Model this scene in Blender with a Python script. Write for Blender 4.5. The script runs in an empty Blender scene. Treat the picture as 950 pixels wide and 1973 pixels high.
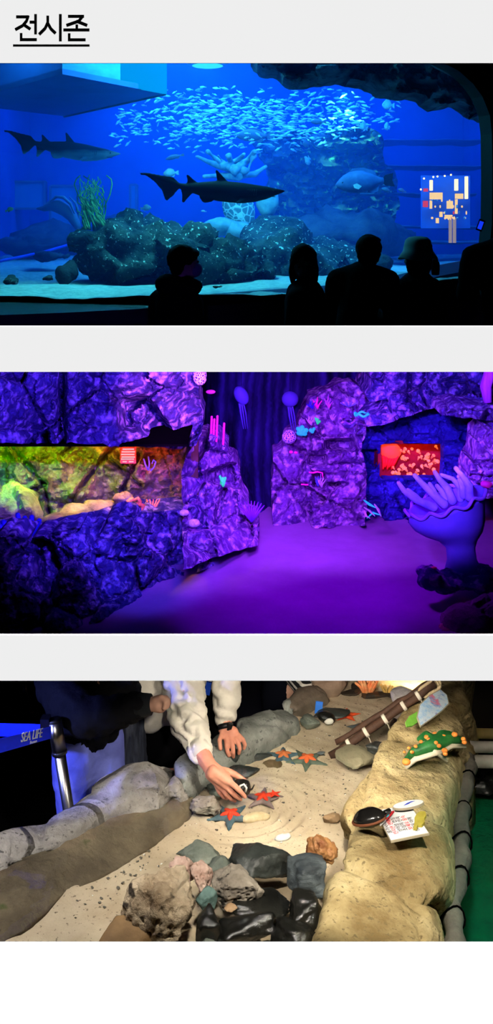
import bpy, bmesh, math, random
from mathutils import Vector, Matrix, noise, geometry
PI = math.pi
SC = bpy.context.scene
COL = SC.collection

# ---------------------------------------------------------------- camera, world, sun, exposure
CZ = 2.45                     # eye height above the floor of the pool hall
F = 2000.0                    # focal length in pixels of the 950 x 1973 frame
HY = 430.0                    # horizon row
cam_d = bpy.data.cameras.new('camera')
cam_d.sensor_width = 36.0
cam_d.lens = F * 36.0 / 1973.0
cam_d.shift_y = -(986.5 - HY) / 1973.0
cam_d.clip_start = 0.05
cam_d.clip_end = 100
cam = bpy.data.objects.new('camera', cam_d)
COL.objects.link(cam)
cam.location = (0, 0, CZ)
cam.rotation_euler = (PI / 2, 0, 0)
SC.camera = cam
SC.view_settings.view_transform = 'Standard'
SC.view_settings.look = 'None'
SC.view_settings.exposure = 0.0
SC.view_settings.gamma = 1.0
SC.view_settings.use_curve_mapping = False
world = bpy.data.worlds.new('world')
SC.world = world
world.use_nodes = True
world.node_tree.nodes['Background'].inputs[0].default_value = (0, 0, 0, 1)
world.node_tree.nodes['Background'].inputs[1].default_value = 0.0
try:
    cy = SC.cycles
    cy.use_denoising = True
    cy.max_bounces = 6
    cy.diffuse_bounces = 2
    cy.glossy_bounces = 2
    cy.transmission_bounces = 4
    cy.volume_bounces = 0
    cy.transparent_max_bounces = 12
    cy.caustics_reflective = False
    cy.caustics_refractive = False
    cy.sample_clamp_indirect = 4.0
except Exception:
    pass

def P(px, py, d):
    return Vector(((px - 475.0) / F * d, d, CZ - (py - HY) / F * d))

def lin(c):
    return tuple(((v / 255.0) / 12.92 if v / 255.0 <= 0.04045 else ((v / 255.0 + 0.055) / 1.055) ** 2.4) for v in c)

def light(name, kind, loc, aim, power, color, size=0.3, size_y=None, angle=None, blend=0.6):
    l = bpy.data.lights.new(name, kind)
    l.energy = power
    l.color = color
    if kind == 'AREA':
        l.size = size
        if size_y:
            l.shape = 'RECTANGLE'
            l.size_y = size_y
    elif kind == 'SPOT':
        l.spot_size = math.radians(angle or 60)
        l.spot_blend = blend
        l.shadow_soft_size = size
    elif kind == 'POINT':
        l.shadow_soft_size = size
    o = bpy.data.objects.new(name, l)
    COL.objects.link(o)
    o.location = loc
    d = Vector(aim) - Vector(loc)
    o.rotation_euler = d.to_track_quat('-Z', 'Y').to_euler()
    return o

DW = 2.30                     # distance of the front wall
sun_d = bpy.data.lights.new('gallery_sun', 'SUN')
sun_d.energy = 48.2
sun_d.angle = math.radians(0.5)
sun = bpy.data.objects.new('gallery_sun', sun_d)
COL.objects.link(sun)
sun.location = (0, 1, 7)
sun.rotation_euler = (math.radians(4.0), 0, 0)

# tank lights (above the water) and added fills
light('tank_lamp_front', 'AREA', (-1.3, 9.75, CZ + 2.3), (-1.3, 10.4, CZ - 0.6), 360, (0.07, 0.72, 1.0), 2.0, 1.2)
light('tank_lamp_front_right', 'AREA', (1.6, 10.4, CZ + 2.3), (1.5, 11.2, CZ - 0.6), 230, (0.02, 0.40, 1.0), 2.0, 1.2)
light('tank_lamp_middle', 'AREA', (0.0, 13.6, CZ + 2.6), (0.2, 14.2, CZ - 0.6), 430, (0.012, 0.20, 1.0), 4.0, 1.6)
light('tank_lamp_rear', 'AREA', (0.0, 17.4, CZ + 2.9), (0, 17.6, CZ - 0.6), 420, (0.008, 0.12, 1.0), 6.0, 1.6)
light('surface_glow', 'POINT', P(395, 124, 13.6), P(395, 300, 13.6), 60, (0.05, 0.75, 1.0), 0.25)
light('overhang_fill', 'SPOT', P(640, 566, 9.15), P(760, 160, 10.0), 22, (0.10, 0.5, 1.0), 0.05, angle=95)  # added unseen uplight that brightens the overhanging rock
light('ledge_fill', 'SPOT', P(665, 165, 14.2), P(660, 268, 15.2), 420, (0.12, 1.0, 0.55), 0.1, angle=50)  # added green spot that gives the reef ledge its bright crest
# night room lights (black light lamps hidden in the slot over the opening and behind the rocks)
light('black_light_left', 'SPOT', (-0.25, 3.0, CZ - 0.395), P(190, 790, 5.0), 600, (0.12, 0.035, 1.0), 0.05, angle=44)
light('black_light_brow', 'SPOT', (0.2, 3.1, CZ - 0.405), P(322, 765, 5.2), 1300, (0.75, 0.14, 1.0), 0.03, angle=15)
light('black_light_left_low', 'SPOT', (-0.1, 3.2, CZ - 0.42), P(280, 1030, 5.2), 300, (0.06, 0.05, 1.0), 0.05, angle=24)
light('black_light_pillar', 'SPOT', (0.1, 3.4, CZ - 0.45), P(410, 930, 5.5), 260, (0.28, 0.05, 1.0), 0.05, angle=26)
light('black_light_centre', 'SPOT', (0.15, 3.6, CZ - 0.475), P(620, 880, 6.1), 420, (0.32, 0.04, 1.0), 0.05, angle=34)
light('black_light_graze', 'SPOT', (0.0, 5.0, CZ - 0.655), P(640, 880, 6.2), 85, (0.36, 0.07, 1.0), 0.02, angle=85)
light('black_light_floor', 'SPOT', (0.3, 5.3, CZ - 0.70), P(640, 1060, 5.7), 40, (0.30, 0.0, 1.0), 0.1, angle=120)
light('black_light_right', 'SPOT', (0.45, 3.4, CZ - 0.45), P(860, 800, 5.8), 800, (0.16, 0.045, 1.0), 0.05, angle=28)
light('black_light_bowl', 'SPOT', (0.2, 3.4, CZ - 0.45), P(860, 960, 5.2), 360, (0.20, 0.04, 1.0), 0.05, angle=16)
light('black_light_column', 'SPOT', (0.4, 3.4, CZ - 0.45), P(935, 890, 5.6), 420, (0.45, 0.06, 1.0), 0.04, angle=9)
light('black_light_front', 'SPOT', (0.1, 3.2, CZ - 0.42), P(560, 1150, 4.9), 130, (0.20, 0.0, 1.0), 0.05, angle=34)
light('black_light_pillar_graze', 'SPOT', (-0.02, 4.5, CZ - 0.59), P(420, 930, 5.5), 45, (0.36, 0.07, 1.0), 0.02, angle=60)
light('black_light_left_graze', 'SPOT', (-0.35, 3.9, CZ - 0.51), P(220, 790, 4.9), 45, (0.20, 0.06, 1.0), 0.02, angle=80)
# rock pool lights (spotlights in the slot over the opening)
light('pool_spot_front', 'SPOT', (-0.05, 2.62, CZ - 1.142), P(520, 1640, 3.4), 33, (1.0, 0.93, 0.82), 0.025, angle=75)
light('pool_spot_middle', 'SPOT', (0.25, 3.3, CZ - 1.437), P(600, 1480, 3.9), 19, (1.0, 0.90, 0.76), 0.025, angle=120)
light('pool_spot_right', 'SPOT', (0.55, 2.7, CZ - 1.177), P(760, 1620, 3.1), 36, (1.0, 0.92, 0.75), 0.025, angle=75)
light('pool_spot_left', 'SPOT', (-0.75, 2.9, CZ - 1.265), P(130, 1640, 3.2), 25, (1.0, 0.96, 0.92), 0.025, angle=70)
light('hall_blue_lamp', 'SPOT', (-1.25, 3.15, CZ - 1.375), P(150, 1430, 3.75), 95, (0.20, 0.25, 1.0), 0.025, angle=42)
light('pool_spot_far', 'SPOT', (0.1, 2.62, CZ - 1.142), P(680, 1372, 4.4), 58, (1.0, 0.90, 0.76), 0.025, angle=30)

# ---------------------------------------------------------------- materials
def nodes_of(name):
    m = bpy.data.materials.new(name)
    m.use_nodes = True
    nt = m.node_tree
    return m, nt, nt.nodes['Principled BSDF']

def M(name, col, col2=None, rough=0.7, metal=0.0, scale=6.0, bump=0.0, bscale=25.0, detail=6.0, speck=None, speck_scale=40.0,
      speck_at=0.62, col3=None, emit=None, emit_s=0.0, spec=0.4, crack=0.0, crack_scale=3.0, stretch=None, bdist=0.01, speck_soft=0.08):
    """procedural surface: two or three colours mixed by noise, optional flecks, bump and cracks"""
    m, nt, b = nodes_of(name)
    N, L = nt.nodes.new, nt.links.new
    b.inputs['Roughness'].default_value = rough
    b.inputs['Metallic'].default_value = metal
    b.inputs['Specular IOR Level'].default_value = spec
    tc = N('ShaderNodeTexCoord')
    src = tc.outputs['Object']
    if stretch:
        mp = N('ShaderNodeMapping')
        mp.inputs['Scale'].default_value = stretch
        L(src, mp.inputs['Vector'])
        src = mp.outputs['Vector']
    c1 = lin(col) + (1,)
    b.inputs['Base Color'].default_value = c1
    out = None
    if col2:
        nz = N('ShaderNodeTexNoise')
        nz.inputs['Scale'].default_value = scale
        nz.inputs['Detail'].default_value = detail
        nz.inputs['Roughness'].default_value = 0.65
        L(src, nz.inputs['Vector'])
        rp = N('ShaderNodeValToRGB')
        rp.color_ramp.elements[0].position = 0.36
        rp.color_ramp.elements[0].color = c1
        rp.color_ramp.elements[1].position = 0.66
        rp.color_ramp.elements[1].color = lin(col2) + (1,)
        if col3:
            e = rp.color_ramp.elements.new(0.52)
            e.color = lin(col3) + (1,)
        L(nz.outputs['Fac'], rp.inputs['Fac'])
        out = rp.outputs['Color']
    if speck:
        n2 = N('ShaderNodeTexNoise')
        n2.inputs['Scale'].default_value = speck_scale
        n2.inputs['Detail'].default_value = 3.0 if speck_soft < .1 else 7.0
        L(src, n2.inputs['Vector'])
        r2 = N('ShaderNodeValToRGB')
        r2.color_ramp.elements[0].position = speck_at
        r2.color_ramp.elements[0].color = (0, 0, 0, 1)
        r2.color_ramp.elements[1].position = speck_at + speck_soft
        r2.color_ramp.elements[1].color = (1, 1, 1, 1)
        L(n2.outputs['Fac'], r2.inputs['Fac'])
        mx = N('ShaderNodeMix')
        mx.data_type = 'RGBA'
        L(r2.outputs['Color'], mx.inputs['Factor'])
        if out:
            L(out, mx.inputs['A'])
        else:
            mx.inputs['A'].default_value = c1
        mx.inputs['B'].default_value = lin(speck) + (1,)
        out = mx.outputs['Result']
    if out:
        L(out, b.inputs['Base Color'])
    if bump:
        n3 = N('ShaderNodeTexNoise')
        n3.inputs['Scale'].default_value = bscale
        n3.inputs['Detail'].default_value = 8.0
        n3.inputs['Roughness'].default_value = 0.62
        L(src, n3.inputs['Vector'])
        h = n3.outputs['Fac']
        if crack:
            vo = N('ShaderNodeTexVoronoi')
            vo.feature = 'DISTANCE_TO_EDGE'
            vo.inputs['Scale'].default_value = crack_scale
            L(src, vo.inputs['Vector'])
            mr = N('ShaderNodeMapRange')
            mr.inputs['From Max'].default_value = 0.06
            mr.inputs['To Max'].default_value = crack
            L(vo.outputs['Distance'], mr.inputs['Value'])
            ad = N('ShaderNodeMath')
            ad.operation = 'ADD'
            L(h, ad.inputs[0])
            L(mr.outputs['Result'], ad.inputs[1])
            h = ad.outputs['Value']
        bp = N('ShaderNodeBump')
        bp.inputs['Strength'].default_value = bump
        bp.inputs['Distance'].default_value = bdist
        L(h, bp.inputs['Height'])
        L(bp.outputs['Normal'], b.inputs['Normal'])
    if emit:
        b.inputs['Emission Color'].default_value = lin(emit) + (1,)
        b.inputs['Emission Strength'].default_value = emit_s
    return m

def schlick(nt, f0=0.02, normal=None):
    """mirror share of a clear surface, the same from both sides"""
    lw = nt.nodes.new('ShaderNodeLayerWeight')
    lw.inputs['Blend'].default_value = 0.5
    if normal is not None:
        nt.links.new(normal, lw.inputs['Normal'])
    pw = nt.nodes.new('ShaderNodeMath')
    pw.operation = 'POWER'
    pw.inputs[1].default_value = 5.0
    nt.links.new(lw.outputs['Facing'], pw.inputs[0])
    ma = nt.nodes.new('ShaderNodeMath')
    ma.operation = 'MULTIPLY_ADD'
    ma.inputs[1].default_value = 1 - f0
    ma.inputs[2].default_value = f0
    nt.links.new(pw.outputs[0], ma.inputs[0])
    return ma

def glow(name, col, s):
    m, nt, b = nodes_of(name)
    nt.nodes.remove(b)
    e = nt.nodes.new('ShaderNodeEmission')
    e.inputs[0].default_value = lin(col) + (1,)
    e.inputs[1].default_value = s
    nt.links.new(e.outputs[0], nt.nodes['Material Output'].inputs['Surface'])
    return m

def pane(name, tint=(1, 1, 1), refl=0.04, rough=0.02, bump=0.0, bscale=20.0):
    m, nt, b = nodes_of(name)
    nt.nodes.remove(b)
    N, L = nt.nodes.new, nt.links.new
    t = N('ShaderNodeBsdfTransparent')
    t.inputs[0].default_value = tint + (1,)
    g = N('ShaderNodeBsdfGlossy')
    g.inputs['Roughness'].default_value = rough
    fr = schlick(nt)
    mx = N('ShaderNodeMixShader')
    L(fr.outputs[0], mx.inputs[0])
    L(t.outputs[0], mx.inputs[1])
    L(g.outputs[0], mx.inputs[2])
    if bump:
        tc = N('ShaderNodeTexCoord')
        nz = N('ShaderNodeTexNoise')
        nz.inputs['Scale'].default_value = bscale
        L(tc.outputs['Object'], nz.inputs['Vector'])
        bp = N('ShaderNodeBump')
        bp.inputs['Strength'].default_value = bump
        bp.inputs['Distance'].default_value = 0.01
        L(nz.outputs['Fac'], bp.inputs['Height'])
        L(bp.outputs[0], g.inputs['Normal'])
    L(mx.outputs[0], nt.nodes['Material Output'].inputs['Surface'])
    return m

# ---------------------------------------------------------------- mesh helpers
class MB:
    def __init__(s):
        s.v = []
        s.f = []
    def add(s, vs, fs):
        n = len(s.v)
        s.v += [Vector(v) for v in vs]
        s.f += [tuple(i + n for i in f) for f in fs]
        return s
    def join(s, o):
        return s.add(o.v, o.f)
    def xf(s, mat):
        s.v = [mat @ v for v in s.v]
        return s
    def box(s, c, size, rot=None):
        c = Vector(c)
        h = Vector(size) * 0.5
        vs = [Vector((x * h.x, y * h.y, z * h.z)) for x in (-1, 1) for y in (-1, 1) for z in (-1, 1)]
        if rot is not None:
            vs = [rot @ v for v in vs]
        return s.add([v + c for v in vs], [(0, 1, 3, 2), (4, 6, 7, 5), (0, 4, 5, 1), (2, 3, 7, 6), (0, 2, 6, 4), (1, 5, 7, 3)])
    def bounds(s, x0, x1, y0, y1, z0, z1):
        return s.box(((x0 + x1) / 2, (y0 + y1) / 2, (z0 + z1) / 2), (x1 - x0, y1 - y0, z1 - z0))
    def ell(s, c, r, rot=None, seg=16, rings=10):
        c = Vector(c)
        if not hasattr(r, '__len__'):
            r = (r, r, r)
        vs = [Vector((0, 0, r[2]))]
        for i in range(1, rings):
            a = PI * i / rings
            for j in range(seg):
                t = 2 * PI * j / seg
                vs.append(Vector((r[0] * math.sin(a) * math.cos(t), r[1] * math.sin(a) * math.sin(t), r[2] * math.cos(a))))
        vs.append(Vector((0, 0, -r[2])))
        if rot is not None:
            vs = [rot @ v for v in vs]
        fs = [(0, 1 + j, 1 + (j + 1) % seg) for j in range(seg)]
        for i in range(rings - 2):
            for j in range(seg):
                a, b2 = 1 + i * seg + j, 1 + i * seg + (j + 1) % seg
                fs.append((a, a + seg, b2 + seg, b2))
        e = len(vs) - 1
        o = 1 + (rings - 2) * seg
        fs += [(e, o + (j + 1) % seg, o + j) for j in range(seg)]
        return s.add([v + c for v in vs], fs)
    def tube(s, pts, rad, seg=8, flat=1.0, round_ends=False):
        pts = [Vector(p) for p in pts]
        n = len(pts)
        if not hasattr(rad, '__len__'):
            rad = [rad] * n
        if round_ends:
            d0 = (pts[0] - pts[1]).normalized()
            d1 = (pts[-1] - pts[-2]).normalized()
            pts = [pts[0] + d0 * rad[0] * 0.85, pts[0] + d0 * rad[0] * 0.5] + pts + [pts[-1] + d1 * rad[-1] * 0.5, pts[-1] + d1 * rad[-1] * 0.85]
            rad = [rad[0] * 0.45, rad[0] * 0.85] + list(rad) + [rad[-1] * 0.85, rad[-1] * 0.45]
            n = len(pts)
        vs, fs = [], []
        prev = None
        for i in range(n):
            t = (pts[min(i + 1, n - 1)] - pts[max(i - 1, 0)])
            t = t.normalized() if t.length > 1e-9 else Vector((0, 0, 1))
            if prev is None:
                u = t.cross(Vector((0, 0, 1)))
                if u.length < 0.05:
                    u = t.cross(Vector((1, 0, 0)))
            else:
                u = prev - t * prev.dot(t)
            u.normalize()
            prev = u
            w = t.cross(u)
            for j in range(seg):
                a = 2 * PI * j / seg
                vs.append(pts[i] + u * (rad[i] * math.cos(a)) + w * (rad[i] * flat * math.sin(a)))
        for i in range(n - 1):
            for j in range(seg):
                a, b2 = i * seg + j, i * seg + (j + 1) % seg
                fs.append((a, b2, b2 + seg, a + seg))
        fs.append(tuple(range(seg))[::-1])
        fs.append(tuple((n - 1) * seg + j for j in range(seg)))
        return s.add(vs, fs)
    def loft(s, rings, close=True):
        m = len(rings[0])
        vs = [v for r in rings for v in r]
        fs = []
        for i in range(len(rings) - 1):
            for j in range(m):
                a, b2 = i * m + j, i * m + (j + 1) % m
                fs.append((a, b2, b2 + m, a + m))
        if close:
            fs.append(tuple(range(m))[::-1])
            fs.append(tuple((len(rings) - 1) * m + j for j in range(m)))
        return s.add(vs, fs)
    def lathe(s, prof, c=(0, 0, 0), seg=24):
        c = Vector(c)
        rings = [[c + Vector((r * math.cos(2 * PI * j / seg), r * math.sin(2 * PI * j / seg), z)) for j in range(seg)] for r, z in prof]
        return s.loft(rings)
    def prism(s, poly, off):
        poly = [Vector(p) for p in poly]
        off = Vector(off)
        n = len(poly)
        fs = [tuple(range(n)), tuple(range(2 * n - 1, n - 1, -1))]
        fs += [(j, j + n, (j + 1) % n + n, (j + 1) % n) for j in range(n)]
        return s.add(poly + [p + off for p in poly], fs)
    def mesh(s, name='m'):
        me = bpy.data.meshes.new(name)
        me.from_pydata([tuple(v) for v in s.v], [], s.f)
        bm = bmesh.new()
        bm.from_mesh(me)
        bmesh.ops.recalc_face_normals(bm, faces=bm.faces)
        bm.to_mesh(me)
        bm.free()
        return me

def from_mesh(me):
    mb = MB()
    mb.v = [v.co.copy() for v in me.vertices]
    mb.f = [tuple(p.vertices) for p in me.polygons]
    return mb

def through(mb, mods):
    me = mb.mesh('tmp')
    o = bpy.data.objects.new('tmp', me)
    COL.objects.link(o)
    for kind, kw in mods:
        md = o.modifiers.new(kind, kind)
        for k, v in kw.items():
            setattr(md, k, v)
    bpy.context.view_layer.update()
    dg = bpy.context.evaluated_depsgraph_get()
    ev = bpy.data.meshes.new_from_object(o.evaluated_get(dg))
    r = from_mesh(ev)
    bpy.data.objects.remove(o)
    bpy.data.meshes.remove(ev)
    bpy.data.meshes.remove(me)
    return r

def weld(mb, size, smooth=4, f=0.5):
    mods = [('REMESH', dict(mode='VOXEL', voxel_size=size))]
    if smooth:
        mods.append(('SMOOTH', dict(iterations=smooth, factor=f)))
    return through(mb, mods)

def displace(mb, fn):
    me = mb.mesh('d')
    r = from_mesh(me)
    nr = [v.normal.copy() for v in me.vertices]
    bpy.data.meshes.remove(me)
    r.v = [v + n * fn(v) for v, n in zip(r.v, nr)]
    return r

def fbm(p, scale, octv=5, H=0.9):
    return noise.fractal(Vector(p) * scale, H, 2.0, octv, noise_basis='PERLIN_ORIGINAL')

def tag(o, label=None, cat=None, group=None, kind=None):
    if label:
        o['label'] = label
    if cat:
        o['category'] = cat
    if group:
        o['group'] = group
    if kind:
        o['kind'] = kind
    return o

def wloc(o):
    v = Vector(o.location)
    while o.parent:
        o = o.parent
        v += Vector(o.location)
    return v

def build(name, mb, m, parent=None, smooth=True, origin=None, label=None, cat=None, group=None, kind=None, up=False):
    """links the collected shapes, given in world coordinates, as ONE mesh object"""
    if parent is not None:
        off = wloc(parent)
        loc = Vector((0, 0, 0))
    else:
        if origin is None:
            xs = [v.x for v in mb.v]
            ys = [v.y for v in mb.v]
            zs = [v.z for v in mb.v]
            origin = ((min(xs) + max(xs)) / 2, (min(ys) + max(ys)) / 2, min(zs))
        off = Vector(origin)
        loc = off
    t = MB()
    t.v = [v - off for v in mb.v]
    t.f = mb.f
    me = t.mesh(name)
    if up and sum(p.normal.z for p in me.polygons) < 0:
        me.flip_normals()
    for p in me.polygons:
        p.use_smooth = smooth
    me.materials.append(m)
    o = bpy.data.objects.new(name, me)
    COL.objects.link(o)
    o.location = loc
    if parent is not None:
        o.parent = parent
    return tag(o, label, cat, group, kind)

def thing(name, loc, label, cat, group=None):
    o = bpy.data.objects.new(name, None)
    o.empty_display_size = 0.1
    COL.objects.link(o)
    o.location = loc
    return tag(o, label, cat, group)

def dup(o, loc, rot=None, scale=None, label=None, group=None):
    c = o.copy()
    COL.objects.link(c)
    c.location = loc
    if rot is not None:
        c.rotation_euler = rot
    if scale is not None:
        c.scale = (scale,) * 3 if not hasattr(scale, '__len__') else scale
    if label:
        c['label'] = label
    if group:
        c['group'] = group
    for ch in list(o.children):
        k = ch.copy()
        COL.objects.link(k)
        k.parent = c
        for g in list(ch.children):
            q = g.copy()
            COL.objects.link(q)
            q.parent = k
    return c

def struct(name, mb, m, smooth=False, parent=None):
    o = build(name, mb, m, parent, smooth, kind=None if parent else 'structure')
    return o

def hull(points):
    bm = bmesh.new()
    for p in points:
        bm.verts.new(p)
    r = bmesh.ops.convex_hull(bm, input=bm.verts)
    kill = [g for g in r['geom_interior'] if isinstance(g, bmesh.types.BMVert)]
    if kill:
        bmesh.ops.delete(bm, geom=kill, context='VERTS')
    bm.verts.index_update()
    mb = MB()
    mb.v = [v.co.copy() for v in bm.verts]
    mb.f = [tuple(v.index for v in f.verts) for f in bm.faces]
    bm.free()
    return mb

def stone(c, r, seed, n=16, rot=(0, 0, 0), amp=0.06, freq=3.0, pits=0.0, pit_freq=5.0, res=22, smooth=4, flat=0.35, strata=0.0):
    """an angular rock: hull of random points, welded, smoothed, roughened and (optionally) pitted"""
    rng = random.Random(seed)
    pts = []
    for _ in range(n):
        d = Vector((rng.gauss(0, 1), rng.gauss(0, 1), rng.gauss(0, 1))).normalized()
        k = rng.uniform(0.86, 1.08)
        pts.append(Vector((d.x * k, d.y * k, max(d.z * k, -1 + flat))))
    mb = hull(pts)
    mb = weld(mb, 2.0 / res, smooth)
    so = Vector((seed * 3.7, seed * 1.3, seed * 2.1))
    def fn(p):
        v = amp * fbm(p + so, freq)
        if strata:
            v += strata * (abs(((p.z * 3.1 + p.x * 0.8 + 0.4 * fbm(p + so, 1.2)) % 1.0) - 0.5) - 0.25)
        if pits:
            d = noise.voronoi((p + so) * pit_freq)[0][0]
            v -= pits * max(0.0, 1 - d / 0.42) ** 1.0
        return v
    mb = displace(mb, fn)
    e = Matrix.Rotation(rot[2], 3, 'Z') @ Matrix.Rotation(rot[1], 3, 'Y') @ Matrix.Rotation(rot[0], 3, 'X')
    c = Vector(c)
    mb.v = [e @ Vector((v.x * r[0], v.y * r[1], v.z * r[2])) + c for v in mb.v]
    return mb

def facet(x, y, s, seed, tilt=1.0):
    """blocky rock relief: every cell of a cell pattern is a tilted plane, edges sink into cracks"""
    p = Vector((x * s, y * s, seed * 7.31))
    ds, ps = noise.voronoi(p)
    c = ps[0]
    h1 = noise.cell(c * 13.7) - 0.5
    h2 = noise.cell(c * 7.9 + Vector((5, 5, 5))) - 0.5
    h3 = noise.cell(c * 3.3 + Vector((9, 1, 4))) - 0.5
    e = ds[1] - ds[0]
    return tilt * ((p.x - c.x) * h1 * 1.6 + (p.y - c.y) * h2 * 1.6 + h3 * 0.9), min(1.0, e / 0.12)

def relief(outline, depth, thick=0.25, step=5.0, seed=1, wob=1.5, hole=None):
    """a rock face with the given outline, built at real depths, with sides and a back"""
    rng = random.Random(seed)
    def dense(poly):
        r = []
        for i in range(len(poly)):
            a, b2 = Vector(poly[i]), Vector(poly[(i + 1) % len(poly)])
            k = max(1, int((b2 - a).length / step))
            for j in range(k):
                q = a.lerp(b2, j / k)
                w = wob * noise.noise(Vector((q.x * 0.06, q.y * 0.06, seed * 3.3))) * 2
                r.append(Vector((q.x + w, q.y + wob * 2 * noise.noise(Vector((q.y * 0.06, q.x * 0.06, seed * 5.1))))))
        return r
    loops = [dense(outline)] + ([dense(hole)] if hole else [])
    pts, edges = [], []
    for lp in loops:
        n0 = len(pts)
        pts += lp
        edges += [(n0 + i, n0 + (i + 1) % len(lp)) for i in range(len(lp))]
    x0, x1 = min(p.x for p in pts), max(p.x for p in pts)
    y0, y1 = min(p.y for p in pts), max(p.y for p in pts)
    def inside(p, poly):
        r = False
        j = len(poly) - 1
        for i in range(len(poly)):
            a, b2 = poly[i], poly[j]
            if (a.y > p.y) != (b2.y > p.y) and p.x < (b2.x - a.x) * (p.y - a.y) / (b2.y - a.y) + a.x:
                r = not r
            j = i
        return r
    y = y0 + step / 2
    k = 0
    while y < y1:
        x = x0 + step * (0.5 if k % 2 else 0.0)
        while x < x1:
            q = Vector((x + rng.uniform(-1, 1) * step * 0.2, y + rng.uniform(-1, 1) * step * 0.2))
            if inside(q, loops[0]) and not (hole and inside(q, loops[1])):
                pts.append(q)
            x += step
        y += step * 0.87
        k += 1
    ov, oe, of = geometry.delaunay_2d_cdt(pts, edges, [], 1, 0.01)[:3]
    if hole:
        of = [f for f in of if not inside(sum((Vector(ov[i]) for i in f), Vector((0, 0))) / len(f), loops[1])]
    fr = [P(v.x, v.y, depth(v.x, v.y)) for v in ov]
    n = len(fr)
    bk = [v + Vector((0, thick, 0)) for v in fr]
    fs = [tuple(f) for f in of]
    cnt = {}
    for f in fs:
        for i in range(len(f)):
            a, b2 = f[i], f[(i + 1) % len(f)]
            cnt.setdefault(frozenset((a, b2)), []).append((a, b2))
    out = list(fs) + [tuple(i + n for i in f)[::-1] for f in fs]
    for kx, l in cnt.items():
        if len(l) == 1:
            a, b2 = l[0]
            out.append((b2, a, a + n, b2 + n))
    mb = MB()
    mb.v = fr + bk
    mb.f = out
    return mb

def interp(x, tab):
    if x <= tab[0][0]:
        return tab[0][1]
    for (a, va), (b2, vb) in zip(tab, tab[1:]):
        if x <= b2:
            return va + (vb - va) * (x - a) / (b2 - a)
    return tab[-1][1]

def rim(stations, seed, amp=0.02, freq=6.0, n=90, m=30, e=0.75, fac=0.02, fs=5.0):
    """a long boulder wall swept along stations (inner foot, outer foot, height)"""
    st = [(Vector(a), Vector(b2), h) for a, b2, h in stations]
    rings = []
    for i in range(n + 1):
        t = i / n * (len(st) - 1)
        k = min(int(t), len(st) - 2)
        u = t - k
        a = st[k][0].lerp(st[k + 1][0], u)
        b2 = st[k][1].lerp(st[k + 1][1], u)
        h = st[k][2] + (st[k + 1][2] - st[k][2]) * u
        end = min(i / n, 1 - i / n) * n / 7.0
        s = math.sqrt(max(0.0, 1 - (1 - min(1, end)) ** 2)) * 0.85 + 0.15
        mid = (a + b2) / 2
        r = []
        for j in range(m):
            th = PI * j / (m - 1)
            c, sn = math.cos(th), math.sin(th)
            cx = math.copysign(abs(c) ** e, c)
            q = mid + (a - mid) * cx * (0.5 + 0.5 * s)
            q = q + Vector((0, 0, h * s * abs(sn) ** e))
            r.append(q)
        lo = 0.0 if b2.z < 1.0 else b2.z - 0.08
        r.append(Vector((b2.x, b2.y, lo)))
        r.append(Vector((a.x, a.y, lo)))
        rings.append(r)
    mb = MB().loft(rings)
    def fn(p):
        f, c = facet(p.x + p.z * 0.5, p.y + p.z * 0.7, fs, seed)
        return amp * fbm(p + Vector((seed, 0, 0)), freq) + fac * (f * 0.6 - 0.35 * (1 - c))
    return displace(mb, fn)

def text(body, size, extrude=0.0005, align='CENTER'):
    c = bpy.data.curves.new('t', 'FONT')
    c.body = body
    c.size = size
    c.extrude = extrude
    c.align_x = align
    c.align_y = 'CENTER'
    c.resolution_u = 3
    o = bpy.data.objects.new('t', c)
    COL.objects.link(o)
    bpy.context.view_layer.update()
    ev = bpy.data.meshes.new_from_object(o.evaluated_get(bpy.context.evaluated_depsgraph_get()))
    mb = from_mesh(ev)
    bpy.data.objects.remove(o)
    bpy.data.curves.remove(c)
    bpy.data.meshes.remove(ev)
    return mb

def frame_mat(o, x, y):
    """matrix that lays a flat design (x right, y up) at o with axes x and y"""
    x = Vector(x).normalized()
    z = x.cross(Vector(y)).normalized()
    y = z.cross(x)
    return Matrix(((x.x, y.x, z.x, o[0]), (x.y, y.y, z.y, o[1]), (x.z, y.z, z.z, o[2]), (0, 0, 0, 1)))

def capsule(mb, a, b2, ra, rb, seg=12):
    a, b2 = Vector(a), Vector(b2)
    mb.ell(a, ra, seg=seg, rings=8)
    mb.ell(b2, rb, seg=seg, rings=8)
    mb.tube([a, b2], [ra, rb], seg)
    return mb

def limb(mb, pts, rad):
    for i in range(len(pts) - 1):
        capsule(mb, pts[i], pts[i + 1], rad[i], rad[i + 1])
    return mb

# ================================================================ the setting: a pale display wall with three openings
m_board = M('pale_grey_board', (231, 231, 231), rough=0.9, spec=0.0)
m_white = M('white_board', (249, 249, 249), rough=0.9, spec=0.0)
m_black = M('matt_black', (6, 6, 7), rough=0.95, spec=0.0)
m_void = M('black_partition', (3, 3, 3), rough=1.0, spec=0.0)
m_ink = M('black_ink', (2, 2, 2), rough=0.9, spec=0.0)

def wx(px):
    return (px - 475.0) / F * DW
def wz(py):
    return CZ - (py - HY) / F * DW
wall = MB()
for y0, y1 in ((-420, 121.5), (628.5, 716.5), (1223.5, 1311.5)):
    wall.bounds(wx(-900), wx(1850), DW, DW + 0.006, wz(y1), wz(y0))
for y0, y1 in ((121.5, 628.5), (716.5, 1223.5), (1311.5, 1818.5)):
    wall.bounds(wx(-900), wx(-2), DW, DW + 0.006, wz(y1), wz(y0))
    wall.bounds(wx(952), wx(1850), DW, DW + 0.006, wz(y1), wz(y0))
struct('wall_front', wall, m_board)
struct('wall_front_lower', MB().bounds(wx(-900), wx(1850), DW, DW + 0.006, 0.0, wz(1818.5)), m_white)

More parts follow.
